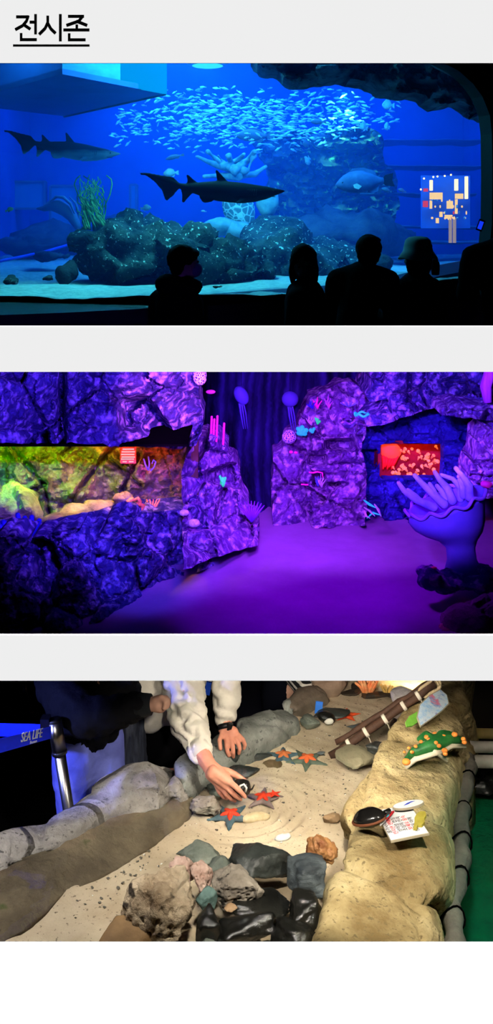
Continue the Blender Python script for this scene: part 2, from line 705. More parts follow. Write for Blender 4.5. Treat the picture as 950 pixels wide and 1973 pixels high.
head = thing('heading_lettering', (wx(99), DW, wz(78)), 'black raised Korean heading with an underline on the pale grey wall', 'lettering')
def strokes(lines):
    mb = MB()
    for pts, w in lines:
        for (x0, y0), (x1, y1) in zip(pts, pts[1:]):
            a, b2 = Vector((x0, y0)), Vector((x1, y1))
            d = (b2 - a).normalized()
            n = Vector((-d.y, d.x)) * (w / 2)
            q = [a + n, b2 + n, b2 - n, a - n]
            mb.prism([(wx(p.x), DW - 0.00012, wz(p.y)) for p in q], (0, 0.00011, 0))
    return mb
GL = [
    [([(31, 31.8), (56, 31.8)], 4.6), ([(54.5, 30), (51, 40), (44, 48.5), (29.5, 56.5)], 5), ([(45, 46.5), (58.5, 55.5)], 5), ([(57, 42), (67, 42)], 4.6),
     ([(68.5, 27), (68.5, 65)], 5.2), ([(40.7, 63.5), (40.7, 78)], 5), ([(38.2, 75.7), (71, 75.7)], 4.6)],
    [([(92, 30), (92, 43), (87, 54), (75.5, 65.5)], 5.2), ([(92, 44), (98, 55), (107, 63.5)], 5.2), ([(116.3, 27), (116.3, 78.5)], 5.4)],
    [([(131, 30.8), (162, 30.8)], 4.6), ([(159.5, 30), (152, 40), (128, 48.3)], 5), ([(147, 40), (168, 48.3)], 5), ([(148, 47), (148, 57)], 5),
     ([(122, 57), (172.5, 57)], 4.6), ([(133.3, 64), (133.3, 78)], 5), ([(131, 76), (165, 76)], 4.6)],
]
for g in GL:
    build('letter', strokes(g), m_ink, head, False)
build('underline', strokes([([(25, 87), (172.7, 87)], 3)]), m_ink, head, False)

# partitions between the three rooms, floors, side walls, roof
def sheet(name, prof, x0, x1, th, m):
    mb = MB()
    for (d0, z0), (d1, z1) in zip(prof, prof[1:]):
        mb.prism([(x0, d0, z0), (x0, d1, z1), (x0, d1, z1 - th), (x0, d0, z0 - th)], (x1 - x0, 0, 0))
    return struct(name, mb, m)
ZFB = CZ - 1.827              # night room floor
ZFA = 0.60                    # dark hall floor in front of the tank
sheet('ceiling_night_room', [(DW + 0.008, CZ - 0.121 * (DW + 0.008)), (6.95, CZ - 0.121 * 6.95)], -4.2, 4.2, 0.012, m_void)
sheet('ceiling_pool_hall', [(DW + 0.008, CZ - 0.419 * (DW + 0.008)), (4.36, CZ - 0.419 * 4.36)], -4.2, 4.2, 0.012, m_void)
struct('wall_night_back', MB().bounds(-4.2, 4.2, 6.93, 6.97, ZFB, CZ - 0.121 * 6.95), m_void)
struct('wall_left', MB().bounds(-4.26, -4.2, DW, 21.0, -0.05, CZ + 3.8), m_void)
struct('wall_right', MB().bounds(4.2, 4.26, DW, 21.0, -0.05, CZ + 3.8), m_void)
struct('ceiling', MB().bounds(-4.26, 4.26, DW + 0.006, 21.0, CZ + 3.75, CZ + 3.8), m_void)
struct('wall_top_front', MB().bounds(-4.2, 4.2, DW + 0.007, DW + 0.03, wz(-400), CZ + 3.76), m_void)
struct('floor_tank_hall', MB().bounds(-4.2, 4.2, 6.97, 8.6, ZFA - 0.05, ZFA), m_black)

# ================================================================ room one: the main tank
m_tankwall = M('tank_wall_blue', (30, 90, 190), (20, 70, 170), rough=0.8, scale=1.0)
ZS = CZ - 0.58                # sand level in the tank
struct('wall_back', MB().bounds(-4.2, 4.2, 19.9, 20.0, 1.2, CZ + 3.75), m_tankwall)
struct('wall_tank_left', MB().bounds(-4.19, -4.15, 8.6, 19.9, 1.2, CZ + 3.75), m_tankwall)
struct('wall_tank_right', MB().bounds(4.15, 4.19, 8.6, 19.9, 1.2, CZ + 3.75), m_tankwall)

# water with haze in it
def water_volume():
    m, nt, b = nodes_of('hazy_blue_water')
    nt.nodes.remove(b)
    sc = nt.nodes.new('ShaderNodeVolumeScatter')
    sc.inputs['Color'].default_value = (0.05, 0.25, 1.0, 1)
    sc.inputs['Density'].default_value = 0.062
    ab = nt.nodes.new('ShaderNodeVolumeAbsorption')
    ab.inputs['Color'].default_value = (0.05, 0.55, 1.0, 1)
    ab.inputs['Density'].default_value = 0.06
    ad = nt.nodes.new('ShaderNodeAddShader')
    nt.links.new(sc.outputs[0], ad.inputs[0])
    nt.links.new(ab.outputs[0], ad.inputs[1])
    nt.links.new(ad.outputs[0], nt.nodes['Material Output'].inputs['Volume'])
    return m
tag(build('tank_water', MB().bounds(-4.14, 4.14, 8.62, 19.88, 1.3, CZ + 3.7), water_volume(), smooth=False),
    'hazy blue water filling the main tank behind the dark visitors', 'water', kind='stuff')

m_sand = M('pale_tank_sand', (196, 205, 190), (150, 168, 160), rough=0.95, scale=14.0, bump=0.5, bscale=60, spec=0.1)
def glass_d(px):              # the oblique front of the tank
    return interp(px, [(-300, 7.9), (0, 8.0), (290, 8.35), (560, 8.75), (760, 9.2), (900, 9.6), (1300, 10.2)])
sill_tab = [(-300, 590), (0, 583), (150, 578), (290, 571), (420, 566), (560, 556), (700, 545), (760, 532), (830, 514), (905, 500), (1300, 480)]
# sand bed, raked up to meet the ledge on its far side
sand = MB()
rows = []
nx, ny = 150, 90
for i in range(ny + 1):
    r = []
    for j in range(nx + 1):
        x = -4.14 + 8.28 * j / nx
        y = 8.05 + (19.8 - 8.05) * (i / ny) ** 1.3
        px = 475 + x * F / y
        z = ZS + 0.05 * fbm((x, y, 0), 0.7, 4) + 0.012 * fbm((x, y, 3), 4, 3) + 0.16 * max(0, min(1, (px - 600) / 300)) * max(0, 1 - (y - 8) / 6)
        r.append((x, y, z))
    rows.append(r)
vs = [v for r in rows for v in r]
fs = [(i * (nx + 1) + j, i * (nx + 1) + j + 1, (i + 1) * (nx + 1) + j + 1, (i + 1) * (nx + 1) + j) for i in range(ny) for j in range(nx)]
sand.add(vs, fs)
struct('floor_tank_sand', sand, m_sand, True)

# sill wall under the glass, and the glass itself
m_sill = M('dark_sill_paint', (9, 11, 14), (5, 6, 8), rough=0.6, scale=3, bump=0.2)
sill = MB()
pr = []
for px, py in sill_tab:
    d = glass_d(px)
    pr.append((P(px, py, d), P(px, py, d) + Vector((0, 0.02, 0))))
for (a, a2), (b2, b3) in zip(pr, pr[1:]):
    za, zb = a.z, b2.z
    v = [(a.x, a.y - 0.45, za - 0.06), (b2.x, b2.y - 0.45, zb - 0.06), (b2.x, b2.y, zb), (a.x, a.y, za), (a.x, a.y + 0.05, za), (b2.x, b2.y + 0.05, zb)]
    lo = ZFA
    v += [(a.x, a.y - 0.45, lo), (b2.x, b2.y - 0.45, lo), (b2.x, b2.y + 0.05, lo), (a.x, a.y + 0.05, lo)]
    sill.add(v, [(0, 1, 2, 3), (3, 2, 5, 4), (0, 6, 7, 1), (4, 5, 8, 9), (6, 9, 8, 7)])
struct('window_sill_tank', sill, m_sill)
gl = MB().loft([[a, Vector((a.x, a.y, CZ + 3.4)), Vector((a.x, a.y + .02, CZ + 3.4)), a + Vector((0, .02, 0))] for a, a2 in pr])
struct('window_1', gl, pane('tank_glass'))

# dark arch frame round the tank window and the rock hanging inside it
m_arch = M('dark_arch_paint', (12, 20, 30), (8, 13, 20), rough=0.7, scale=4, bump=0.3)
AP = [(790, 60), (826, 122), (862, 140), (890, 165), (908, 190), (922, 225), (926, 260), (927, 340), (926, 430), (921, 480), (915, 520), (915, 640)]
arch = MB()
front = [P(x, y, 8.05) for x, y in AP]
outer = [P(x, y, 8.05) for x, y in [(1300, 60), (1300, 122), (1300, 140), (1300, 165), (1300, 190), (1300, 225), (1300, 260), (1300, 340), (1300, 430), (1300, 480), (1300, 520), (1300, 640)]]
rings = []
for a, o2 in zip(front, outer):
    rings.append([a, a + Vector((0.06, -0.12, 0)), o2 + Vector((0, -0.12, 0)), o2 + Vector((0, 1.5, 0)), a + Vector((0.09, 0.25, 0))])
arch.loft(rings)
struct('wall_arch', arch, m_arch, False)

m_reef = M('reef_rock', (34, 46, 48), (80, 96, 90), rough=0.95, scale=3.0, bump=1.0, bscale=14, bdist=0.05, speck=(225, 250, 235), speck_scale=26, speck_at=0.62, spec=0.15)
m_reef_dark = M('dark_reef_rock', (38, 44, 48), (78, 84, 86), rough=0.95, scale=3.0, bump=1.0, bscale=10, bdist=0.05, spec=0.15)
m_reef_lip = M('overhang_rock', (60, 72, 84), (120, 134, 146), rough=0.95, scale=3.0, bump=1.0, bscale=8, bdist=0.06, spec=0.15)
m_reef_green = M('glint_reef_rock', (60, 74, 70), (120, 140, 110), rough=0.95, scale=2.0, bump=1.0, bscale=8, bdist=0.05, speck=(190, 250, 150), speck_scale=7, speck_at=0.6, spec=0.15)

def hang_d(x, y):
    f, c = facet(x * 0.02, y * 0.03, 1.0, 11)
    return 9.9 + 0.15 * (1 - c) - 0.25 * f + 0.35 * fbm((x * 0.01, y * 0.014, 2), 2.2) + (215 - y) * -0.004
build('overhanging_rock', relief([(478, 60), (488, 122), (500, 133), (530, 134), (548, 147), (560, 155), (585, 158), (620, 152), (650, 150), (690, 153), (712, 156), (735, 170), (752, 178),
      (790, 178), (822, 186), (845, 203), (862, 199), (885, 195), (905, 205), (918, 214), (960, 225), (1000, 60)], hang_d, 0.6, 6, 3, 2.5), m_reef_lip, smooth=False,
      label='dark craggy rock overhanging the top of the tank under the arch', cat='rock')

# the big reef rock
def lumps(parts, voxel, seed, amp, freq, m, name, label, cat, pits=0.0, strata=0.0, group=None, smooth=5, shade=True):
    mb = MB()
    for c, r, rz in parts:
        mb.ell(c, r, Matrix.Rotation(rz, 3, 'Z'), 20, 14)
    mb = weld(mb, voxel, smooth)
    s = Vector((seed * 2.7, seed, seed * 1.9))
    def fn(p):
        v = amp * noise.hetero_terrain((p + s) * freq, 0.8, 2.1, 6, 0.6) - amp * 0.8
        f, c = facet(p.x + 0.4 * p.y, p.z * 1.3 + 0.3 * p.y, freq * 0.9, seed)
        v += amp * (0.8 * f - 0.5 * (1 - c))
        return v
    mb = displace(mb, fn)
    return build(name, mb, m, smooth=shade, label=label, cat=cat, group=group)
def E(px, py, d, rx, ry_d, rz):
    """a lump: centre by sight, half sizes in pixels across and up and in metres deep"""
    return (P(px, py, d), (rx / F * d, ry_d, rz / F * d), 0.0)
lumps([E(195, 485, 10.4, 68, 0.55, 45), E(180, 462, 10.3, 48, 0.4, 28), E(255, 470, 10.5, 80, 0.6, 42), E(250, 510, 10.3, 105, 0.6, 35), E(340, 478, 10.6, 75, 0.6, 40),
       E(350, 515, 10.5, 100, 0.6, 36), E(430, 495, 10.8, 90, 0.6, 33), E(450, 520, 10.7, 90, 0.6, 28), E(230, 447, 10.6, 80, 0.4, 20)],
      0.036, 4, 0.10, 2.4, m_reef, 'reef_rock', 'large craggy reef rock on the tank sand below the dark shark', 'rock')
lumps([E(560, 495, 11.8, 105, 0.7, 45), E(520, 470, 12.2, 60, 0.5, 40), E(660, 505, 12.0, 90, 0.6, 38), E(600, 520, 11.6, 110, 0.5, 30), E(735, 515, 12.2, 26, 0.3, 20)],
      0.05, 8, 0.10, 2.0, m_reef, 'reef_rock', 'long low reef rock on the sand behind the seated row of visitors', 'rock')
lumps([E(640, 455, 14.5, 120, 0.8, 42), E(740, 465, 14.8, 60, 0.6, 32)], 0.09, 9, 0.10, 1.6, m_reef_dark, 'reef_rock', 'hazy blue reef mound below the heavy grouper', 'rock')
lumps([E(74, 470, 16.3, 78, 0.8, 32), E(120, 462, 17.8, 70, 0.6, 40), E(235, 440, 17.8, 50, 0.6, 34)], 0.1, 10, 0.10, 1.4, m_reef_dark, 'reef_rock', 'far hazy rock bank beyond the open sand of the tank', 'rock')
lumps([E(100, 492, 13.0, 36, 0.3, 9), E(62 + 30, 494, 13.2, 24, 0.25, 8)], 0.03, 12, 0.03, 4, m_reef_dark, 'boulder', 'flat dark boulder on open sand beside the blue hose', 'boulder')
lumps([E(124, 530, 9.7, 16, 0.15, 22), E(134, 520, 9.8, 12, 0.12, 24)], 0.025, 13, 0.02, 5, m_reef_dark, 'boulder', 'dark boulder leaning on the end of the large reef rock', 'boulder')
lumps([E(22, 543, 9.1, 13, 0.08, 6), E(20, 537, 9.15, 9, 0.06, 6)], 0.015, 14, 0.015, 8, m_reef, 'stone', 'small pale topped stone on the sand near the sill', 'stone')
lumps([E(93, 537, 9.35, 10, 0.07, 5)], 0.012, 15, 0.012, 9, m_reef_dark, 'stone', 'small dark stone on sand close to the leaning boulder', 'stone')
lumps([E(420, 552, 8.9, 11, 0.05, 4.5)], 0.01, 16, 0.01, 9, m_reef, 'stone', 'small flat stone on the sand beside the masked visitor', 'stone')
lumps([E(742, 508, 11.2, 17, 0.2, 17)], 0.02, 17, 0.02, 6, m_reef_dark, 'boulder', 'round dark boulder on the sand beside the bare headed visitor', 'boulder')

# ledge high in the tank, green glints put in as flecks of colour
def ledge_d(x, y):
    f, c = facet(x * 0.018, y * 0.04, 1.0, 21)
    return 15.4 + max(0, 660 - x) * 0.012 + 0.25 * (1 - c) - 0.4 * f + 0.5 * fbm((x * 0.01, y * 0.02, 5), 2.0) + (y - 240) * 0.005
build('reef_ledge', relief([(480, 258), (560, 252), (620, 255), (660, 252), (700, 236), (720, 250), (736, 262), (740, 272), (735, 300), (760, 330), (770, 400), (740, 480), (520, 480), (505, 400), (520, 340), (500, 300)], ledge_d, 0.5, 7, 5, 3), m_reef_green, smooth=False, label='tall reef ledge with green lit crest behind the grouper', cat='rock')
m_step = M('blue_step_rock', (40, 70, 110), (56, 90, 130), rough=.9, scale=3, bump=.5)
for k, (px, py, w, lab) in enumerate([(830, 273, 95, 'pale horizontal ledge in the hazy water nearest the arch rock'), (830, 322, 95, 'pale horizontal ledge between the arch and the shop reflection'),
                                 (800, 375, 110, 'pale flat ledge level with the tail of the grouper'), (850, 437, 95, 'pale step ledge below the shop reflection'), (850, 466, 95, 'lowest pale step over the sand below that reflection')]):
    d = 17.6 - k * 0.5
    mb = MB()
    rg = []
    for i in range(25):
        u = i / 24
        x = px - w + 2 * w * u
        hh = (2 + 1.5 * noise.noise(Vector((u * 6, k, 0)))) / F * d
        c = P(x, py + 2 * noise.noise(Vector((u * 4, k * 3, 2))), d)
        rg.append([c + Vector((0, -0.35, 0)), c + Vector((0, -0.3, hh)), c + Vector((0, 0.5, hh)), c + Vector((0, 0.5, -hh * 2)), c + Vector((0, -0.2, -hh * 2))])
    build('rock_step', MB().loft(rg), m_step, smooth=False, label=lab, cat='ledge')

# ---- sharks
def shark(px0, py0, d, s, rot, m_body, label, mirror=1):
    """body outline taken at its own size: x runs from tail to nose"""
    k = 0.005 * s
    st = [(282, -31, 1, 1), (276, -31.5, 3, 3), (262, -33, 7, 8), (245, -34.5, 12.5, 13), (225, -35.5, 16.5, 15.5), (200, -35, 20, 17.5), (175, -33, 20.5, 17), (150, -31, 19.5, 15.5), (128, -28.5, 15.5, 12),
          (108, -26, 11, 9), (92, -24, 7, 7), (78, -21, 5.5, 4.5), (60, -12, 4.5, 3.5), (40, -5.5, 3.5, 2.6), (15, 1, 2.0, 1.4), (2, 3, .8, .6)]
    rg = []
    for x, zc, hz, hy in st:
        rg.append([Vector((x * k, hy * k * math.cos(2 * PI * j / 20), (zc + hz * math.sin(2 * PI * j / 20)) * k)) for j in range(20)])
    mb = MB().loft(rg)
    def fin(poly, y, th, tilt=0.0):
        e = Matrix.Rotation(tilt, 3, 'X')
        q = [Vector((x * k, 0, z * k)) for x, z in poly]
        piv = q[0]
        q = [piv + e @ (p - piv) + Vector((0, y * k - th * k / 2, 0)) for p in q]
        mb.prism(q, (0, th * k, 0))
    fin([(185, -16), (170, -12), (150, 10), (147, 9), (151, -14), (150, -22)], 0, 4)
    fin([(115, -16), (104, -8), (94, 1), (91, 0), (93, -12), (90, -20)], 0, 3.5)
    fin([(107, -32), (98, -40), (86, -54), (82, -52), (83, -40), (80, -24)], 0, 3.5)
    fin([(150, -44), (140, -52), (126, -55), (121, -51), (117, -44), (116, -33)], 5, 3.5, 0.35)
    fin([(150, -44), (140, -52), (126, -55), (121, -51), (117, -44), (116, -33)], -5, 3.5, -0.35)
    fin([(222, -44), (208, -52), (188, -62), (186, -58), (196, -46), (200, -38)], 11, 4, 0.9)
    fin([(222, -44), (208, -52), (188, -62), (186, -58), (196, -46), (200, -38)], -11, 4, -0.9)
    fin([(80, -18), (66, -4), (40, 0), (14, 5), (0, 5), (3, 0), (14, -2), (17, -4), (30, -14), (44, -30), (50, -48), (54, -50), (66, -40), (78, -25)], 0, 3.2)
    mb = weld(mb, 0.0085 * s, 3)
    body = Matrix.Rotation(rot, 3, 'Y')
    o0 = P(px0, py0, d)
    mb.v = [body @ v + o0 for v in mb.v]
    root = thing('shark', o0 + body @ Vector((150 * k, 0, -50 * k)), label, 'shark')
    build('body', mb, m_body, root)
    for sy in (-1, 1):
        e = MB().ell(o0 + body @ Vector((258 * k, sy * 8.6 * k, -31 * k)), 1.6 * k)
        build('eye', e, m_eye, root)
        g = MB()
        for q in range(5):
            g.tube([o0 + body @ Vector(((226 - q * 4) * k, sy * 15.6 * k, (-28) * k)), o0 + body @ Vector(((225 - q * 4) * k, sy * 15.3 * k, (-40) * k))], 0.5 * k, 5)
        build('gill_slits', g, m_eye, root)
    mo = MB().tube([o0 + body @ Vector(((262 - abs(t) * 12) * k, t * 8 * k, (-42 + abs(t)) * k)) for t in (-1, -.5, 0, .5, 1)], 0.9 * k, 6)
    build('mouth', mo, m_eye, root)
    return root
m_eye = M('fish_eye_black', (8, 8, 10), rough=0.3)
def counter(name, top, belly, z0, z1):
    """skin that is dark above and pale below, as on the animal"""
    m, nt, b = nodes_of(name)
    tc = nt.nodes.new('ShaderNodeTexCoord')
    sx = nt.nodes.new('ShaderNodeSeparateXYZ')
    nt.links.new(tc.outputs['Generated'], sx.inputs[0])
    nz = nt.nodes.new('ShaderNodeTexNoise')
    nz.inputs['Scale'].default_value = 7
    nt.links.new(tc.outputs['Generated'], nz.inputs['Vector'])
    ad = nt.nodes.new('ShaderNodeMath')
    ad.operation = 'MULTIPLY_ADD'
    ad.inputs[1].default_value = 0.12
    nt.links.new(nz.outputs['Fac'], ad.inputs[0])
    nt.links.new(sx.outputs['Z'], ad.inputs[2])
    rp = nt.nodes.new('ShaderNodeValToRGB')
    rp.color_ramp.elements[0].position = z0
    rp.color_ramp.elements[0].color = lin(belly) + (1,)
    rp.color_ramp.elements[1].position = z1
    rp.color_ramp.elements[1].color = lin(top) + (1,)
    nt.links.new(ad.outputs[0], rp.inputs[0])
    nt.links.new(rp.outputs[0], b.inputs['Base Color'])
    b.inputs['Roughness'].default_value = 0.75
    b.inputs['Specular IOR Level'].default_value = 0.1
    return m
shark(268, 337, 9.3, 0.93, 0.0, counter('silhouette_shark_skin', (16, 19, 24), (24, 30, 36), 0.30, 0.40), 'dark shark silhouette swimming above the large reef rock')  # backlit silhouette darkness is put into this skin colour
shark(6, 254, 11.6, 0.945, 0.075, counter('shark_skin', (44, 60, 66), (170, 185, 185), 0.28, 0.42), 'grey shark with a pale belly swimming below the reflected light box')

# ---- grouper and other single fish
def fish(o0, L, h, w, rot, m, label, name='fish', cat='fish', tailm=None, group=None, tail=0.24):
    """head towards -x before rotation about z"""
    pr_ = [(0, .02), (.03, .22), (.08, .42), (.16, .68), (.28, .92), (.42, 1.0), (.56, .92), (.68, .70), (.78, .46), (.86, .28), (.92, .24)]
    R_ = Matrix.Rotation(rot[2], 3, 'Z') @ Matrix.Rotation(rot[1], 3, 'Y') @ Matrix.Rotation(rot[0], 3, 'X')
    def T(v):
        return R_ @ Vector((v[0] * L - L / 2, v[1], v[2])) + o0
    rg = [[T((x, w / 2 * r * math.cos(2 * PI * j / 16), h / 2 * r * math.sin(2 * PI * j / 16) * (1.12 if j < 8 else .9))) for j in range(16)] for x, r in pr_]
    root = thing(name, o0 - Vector((0, 0, h / 2)), label, cat, group)
    build('body', MB().loft(rg), m, root)
    th = w * 0.06
    def fl(nm, poly, mm):
        q = MB().prism([T((x, -th / 2, z * h)) for x, z in poly], R_ @ Vector((0, th, 0)))
        build(nm, q, mm, root, False)
    fl('tail_fin', [(.90, .10), (.96, .24), (1.0 + tail * .5, .30), (1.0 + tail * .35, 0), (1.0 + tail * .5, -.30), (.96, -.24), (.90, -.10)], tailm or m)
    fl('dorsal_fin', [(.25, .48), (.36, .66), (.55, .66), (.76, .46), (.80, .26), (.5, .45)], m)
    fl('anal_fin', [(.60, -.38), (.68, -.54), (.80, -.42), (.82, -.18), (.7, -.3)], m)
    for sy in (-1, 1):
        q = MB().prism([T((.30, sy * w * .47, -.06 * h)), T((.36, sy * w * .62, -.02 * h)), T((.44, sy * w * .70, -.16 * h)), T((.38, sy * w * .60, -.28 * h)), T((.31, sy * w * .49, -.20 * h))], R_ @ Vector((0, sy * th, 0)))
        build('pectoral_fin', q, tailm and m_fin_pale or m, root, False)
        build('eye', MB().ell(T((.12, sy * w * .27, .09 * h)), h * .035, seg=10, rings=6), m_eye, root)
    return root
m_fin_pale = M('pale_fin', (190, 215, 220), rough=0.5)
m_grouper = M('grouper_skin', (56, 80, 130), (84, 110, 160), rough=0.6, scale=9)
m_finblack = M('black_fin', (10, 12, 18), rough=0.6)
gp = fish(P(697, 352, 11.8), 104 / F * 11.8, 44 / F * 11.8, 0.17, (0, -0.10, 0.15), m_grouper, 'heavy grouper with a black tail swimming near the reef ledge', 'grouper', 'fish', m_finblack)
m_silver = M('silver_fish_skin', (170, 195, 205), (120, 150, 170), rough=0.4, scale=20)
m_yell = M('yellow_fish_skin', (200, 210, 120), rough=0.5)
m_dull = M('dull_fish_skin', (80, 100, 120), rough=0.6)
for px, py, d, l, h, rz, ry, mm, lab in [
        (328, 334, 12.0, 28, 15, 0.3, -0.1, m_silver, 'round silver fish above the tail of the dark shark'),
        (282, 401, 12.0, 20, 11, 2.9, 0.1, m_silver, 'silver fish swimming under the tail of the dark shark'),
        (19, 404, 11.5, 15, 8, 3.4, 0.35, m_yell, 'small yellow fish near the far rock bank'),
        (392, 407, 12.6, 10, 4, 0.0, 0.1, m_silver, 'tiny silver fish below the belly of the dark shark'),
        (487, 262, 13.5, 66, 24, 0.0, 0.0, m_dull, 'dim broad fish at the lower edge of the silver school'),
        (612, 235, 13.0, 28, 11, 0.1, 0.0, m_dull, 'dim fish in front of the silver school over the green ledge'),
        (590, 277, 13.2, 18, 17, 0.7, -0.3, m_dull, 'dull deep bodied fish at the crest of the reef ledge'),
        (593, 310, 13.0, 16, 20, 0.9, -0.9, m_silver, 'pale fish diving along the reef ledge'),
        (700, 244, 12.6, 18, 16, 0.5, 0.3, m_silver, 'silver fish nosing down at the green corner of the ledge'),
        (722, 259, 12.6, 13, 11, 0.6, -0.3, m_dull, 'dark little fish beside the green corner of the ledge'),
        (745, 244, 12.3, 13, 14, 0.6, 0.2, m_silver, 'pale round fish in open water off the ledge corner'),
        (747, 203, 12.5, 24, 18, 0.3, 0.0, m_silver, 'striped pale fish under the overhanging rock'),
        (335, 303, 13.0, 34, 9, 0.0, -0.25, m_dull, 'slim dull fish over the round silver fish'),
        (744, 366, 13.0, 20, 8, 0.2, 0.3, m_dull, 'dark fish just below the tail of the grouper'),
        (774, 367, 13.4, 16, 7, 0.2, 0.3, m_dull, 'dark fish trailing over the pale flat ledge'),
        (4, 154, 11.0, 15, 6, 0.0, 0.0, m_yell, 'fish at the edge of the frame over the reflected light box'),
        (232, 431, 13.2, 66, 22, 0.2, 0.0, m_dull, 'blurred broad fish behind the green rope plant'),
        (494, 268, 14, 16, 9, 0.0, 0.1, m_silver, 'little silver fish crossing the dim broad fish')]:
    fish(P(px, py, d), l / F * d, h / F * d, l * 0.28 / F * d, (0, ry, rz), mm, lab)

# ---- the school: 230 small fish, one mesh copied
def little():
    pr_ = [(0, .05), (.1, .5), (.3, 1), (.55, .9), (.8, .35), (.9, .2)]
    L, h, w = 0.11, 0.030, 0.016
    mb = MB().loft([[Vector((x * L - L / 2, w / 2 * r * math.cos(2 * PI * j / 8), h / 2 * r * math.sin(2 * PI * j / 8))) for j in range(8)] for x, r in pr_])
    mb.prism([(.38 * L, -.001, .003), (.52 * L, -.001, .014), (.47 * L, -.001, 0), (.52 * L, -.001, -.014), (.38 * L, -.001, -.003)], (0, .002, 0))
    mb.prism([(-.1 * L, -.001, .013), (.0, -.001, .022), (.12 * L, -.001, .012)], (0, .002, 0))
    return mb
rng = random.Random(77)
proto = None
m_school = M('schooling_fish_skin', (200, 225, 225), (150, 190, 200), rough=0.45, scale=8)
n = 0
while n < 300:
    px = rng.uniform(215, 770)
    py = rng.gauss(232, 30)
    c = (px - 470) / 270.0
    if py < 166 + 16 * c * c or py > 296 - 40 * max(0, c) - 10 * abs(c) or rng.random() < 0.25 * abs(c):
        continue
    if px < 300 and py < 215:
        continue
    d = rng.uniform(12.6, 15.4)
    loc = P(px, py, d)
    rot = (rng.uniform(-.3, .3), rng.gauss(-0.25 if px < 470 else 0.05, 0.25), rng.gauss(0.1, 0.4) + (PI if rng.random() < 0.3 else 0))
    s = rng.uniform(0.7, 1.15)
    if proto is None:
        proto = build('schooling_fish', little(), m_school, origin=(0, 0, 0), label='tiny silver fish of the big school high in the tank', cat='fish', group='silver schooling fish')
        o = proto
    else:
        o = dup(proto, loc)
    o.location = loc
    o.rotation_euler = rot
    o.scale = (s, s, s)
    n += 1

sf = MB()
small = little()
for _ in range(700):
    px = rng.gauss(500, 130)
    py = rng.gauss(226, 30)
    if not (225 < px < 765 and 165 < py < 298 - max(0, px - 560) * .25):
        continue
    d = rng.uniform(14.2, 17.0)
    e = Matrix.LocRotScale(P(px, py, d), Matrix.Rotation(rng.gauss(.1, .5) + (PI if rng.random() < .3 else 0), 3, 'Z') @ Matrix.Rotation(rng.gauss(-.1, .3), 3, 'Y'), Vector((1, 1, 1)) * rng.uniform(.7, 1.2))
    sf.add([e @ v for v in small.v], small.f)
tag(build('distant_fish_school', sf, m_school), 'distant silver fish filling the school behind the nearer ones', 'fish', kind='stuff')

# ---- green rope plant
m_weed = M('green_rope_weed', (120, 220, 130), (190, 250, 150), rough=0.8, scale=20)
weed = thing('rope_plant', P(182, 434, 10.55), 'tangled green rope plant standing on the large reef rock', 'plant')
rng = random.Random(5)
for k in range(46):
    x0 = rng.uniform(158, 206)
    pts = []
    tw = rng.uniform(5, 14)
    ph = rng.uniform(0, 6)
    top = rng.uniform(335, 400)
    for i in range(14):
        u = i / 13
        x = 181 + (x0 - 181) * (1.0 - 0.35 * u) + tw * math.sin(ph + u * rng.uniform(5, 6.5)) * (0.4 + u * 0.6) + (-8 * u)
        pts.append(P(x, 442 - (442 - top) * u, 10.55 + 0.12 * math.cos(ph + u * 5)))
    build('strand', MB().tube(pts, [0.0085 * (1 - 0.4 * i / 13) for i in range(14)], 6), m_weed, weed)
for px in ((163, 150, 143, 147, 155), (200, 212, 216, 214, 205)):
    pts = [P(x, y, 10.5) for x, y in zip(px, (400, 375, 355, 345, 338))]
    build('strand', MB().tube(pts, 0.007, 6), m_weed, weed)

# ---- coral sculpture and statues
m_pale = M('pale_coral_paint', (150, 185, 195), (100, 140, 160), rough=0.8, scale=8, bump=0.6, bscale=20)
cor = thing('branching_coral', P(450, 345, 13.2), 'pale branching coral rising behind the dark shark', 'coral')
for pts, r in [([(380, 302), (420, 318), (470, 330)], 9), ([(400, 292), (415, 305), (440, 322)], 6), ([(440, 300), (448, 318), (460, 340)], 10), ([(470, 298), (455, 310), (430, 320)], 7),
               ([(490, 292), (478, 308), (452, 330)], 9), ([(512, 322), (490, 335), (455, 340)], 7), ([(478, 330), (484, 312), (490, 300)], 4), ([(420, 300), (430, 312), (445, 326)], 5), ([(395, 340), (425, 338), (460, 342)], 8)]:
    q = [P(x, y, 13.2 + 0.1 * ((x * 7 + i * 3) % 5 - 2)) for i, (x, y) in enumerate(pts)]
    k = 13.2 / F
    mb = MB().tube([q[0], (q[0] + q[1]) / 2, q[1], (q[1] + q[2]) / 2, q[2]], [r * .55 * k, r * .5 * k, r * .7 * k, r * .8 * k, r * k], 10, round_ends=True)
    mb = displace(mb, lambda p: 0.02 * fbm(p, 9))
    build('branch', mb, m_pale, cor)
def honey():
    m, nt, b = nodes_of('honeycomb_shell')
    tc = nt.nodes.new('ShaderNodeTexCoord')
    vo = nt.nodes.new('ShaderNodeTexVoronoi')
    vo.feature = 'DISTANCE_TO_EDGE'
    vo.inputs['Scale'].default_value = 14
    nt.links.new(tc.outputs['Object'], vo.inputs['Vector'])
    rp = nt.nodes.new('ShaderNodeValToRGB')
    rp.color_ramp.elements[0].position = 0.03
    rp.color_ramp.elements[0].color = lin((205, 225, 230)) + (1,)
    rp.color_ramp.elements[1].position = 0.12
    rp.color_ramp.elements[1].color = lin((95, 125, 140)) + (1,)
    nt.links.new(vo.outputs['Distance'], rp.inputs[0])
    nt.links.new(rp.outputs[0], b.inputs['Base Color'])
    b.inputs['Roughness'].default_value = 0.8
    return m
turtle = thing('statue', P(455, 432, 12.6), 'honeycomb patterned shell statue below the dark shark', 'statue')
k = 12.6 / F
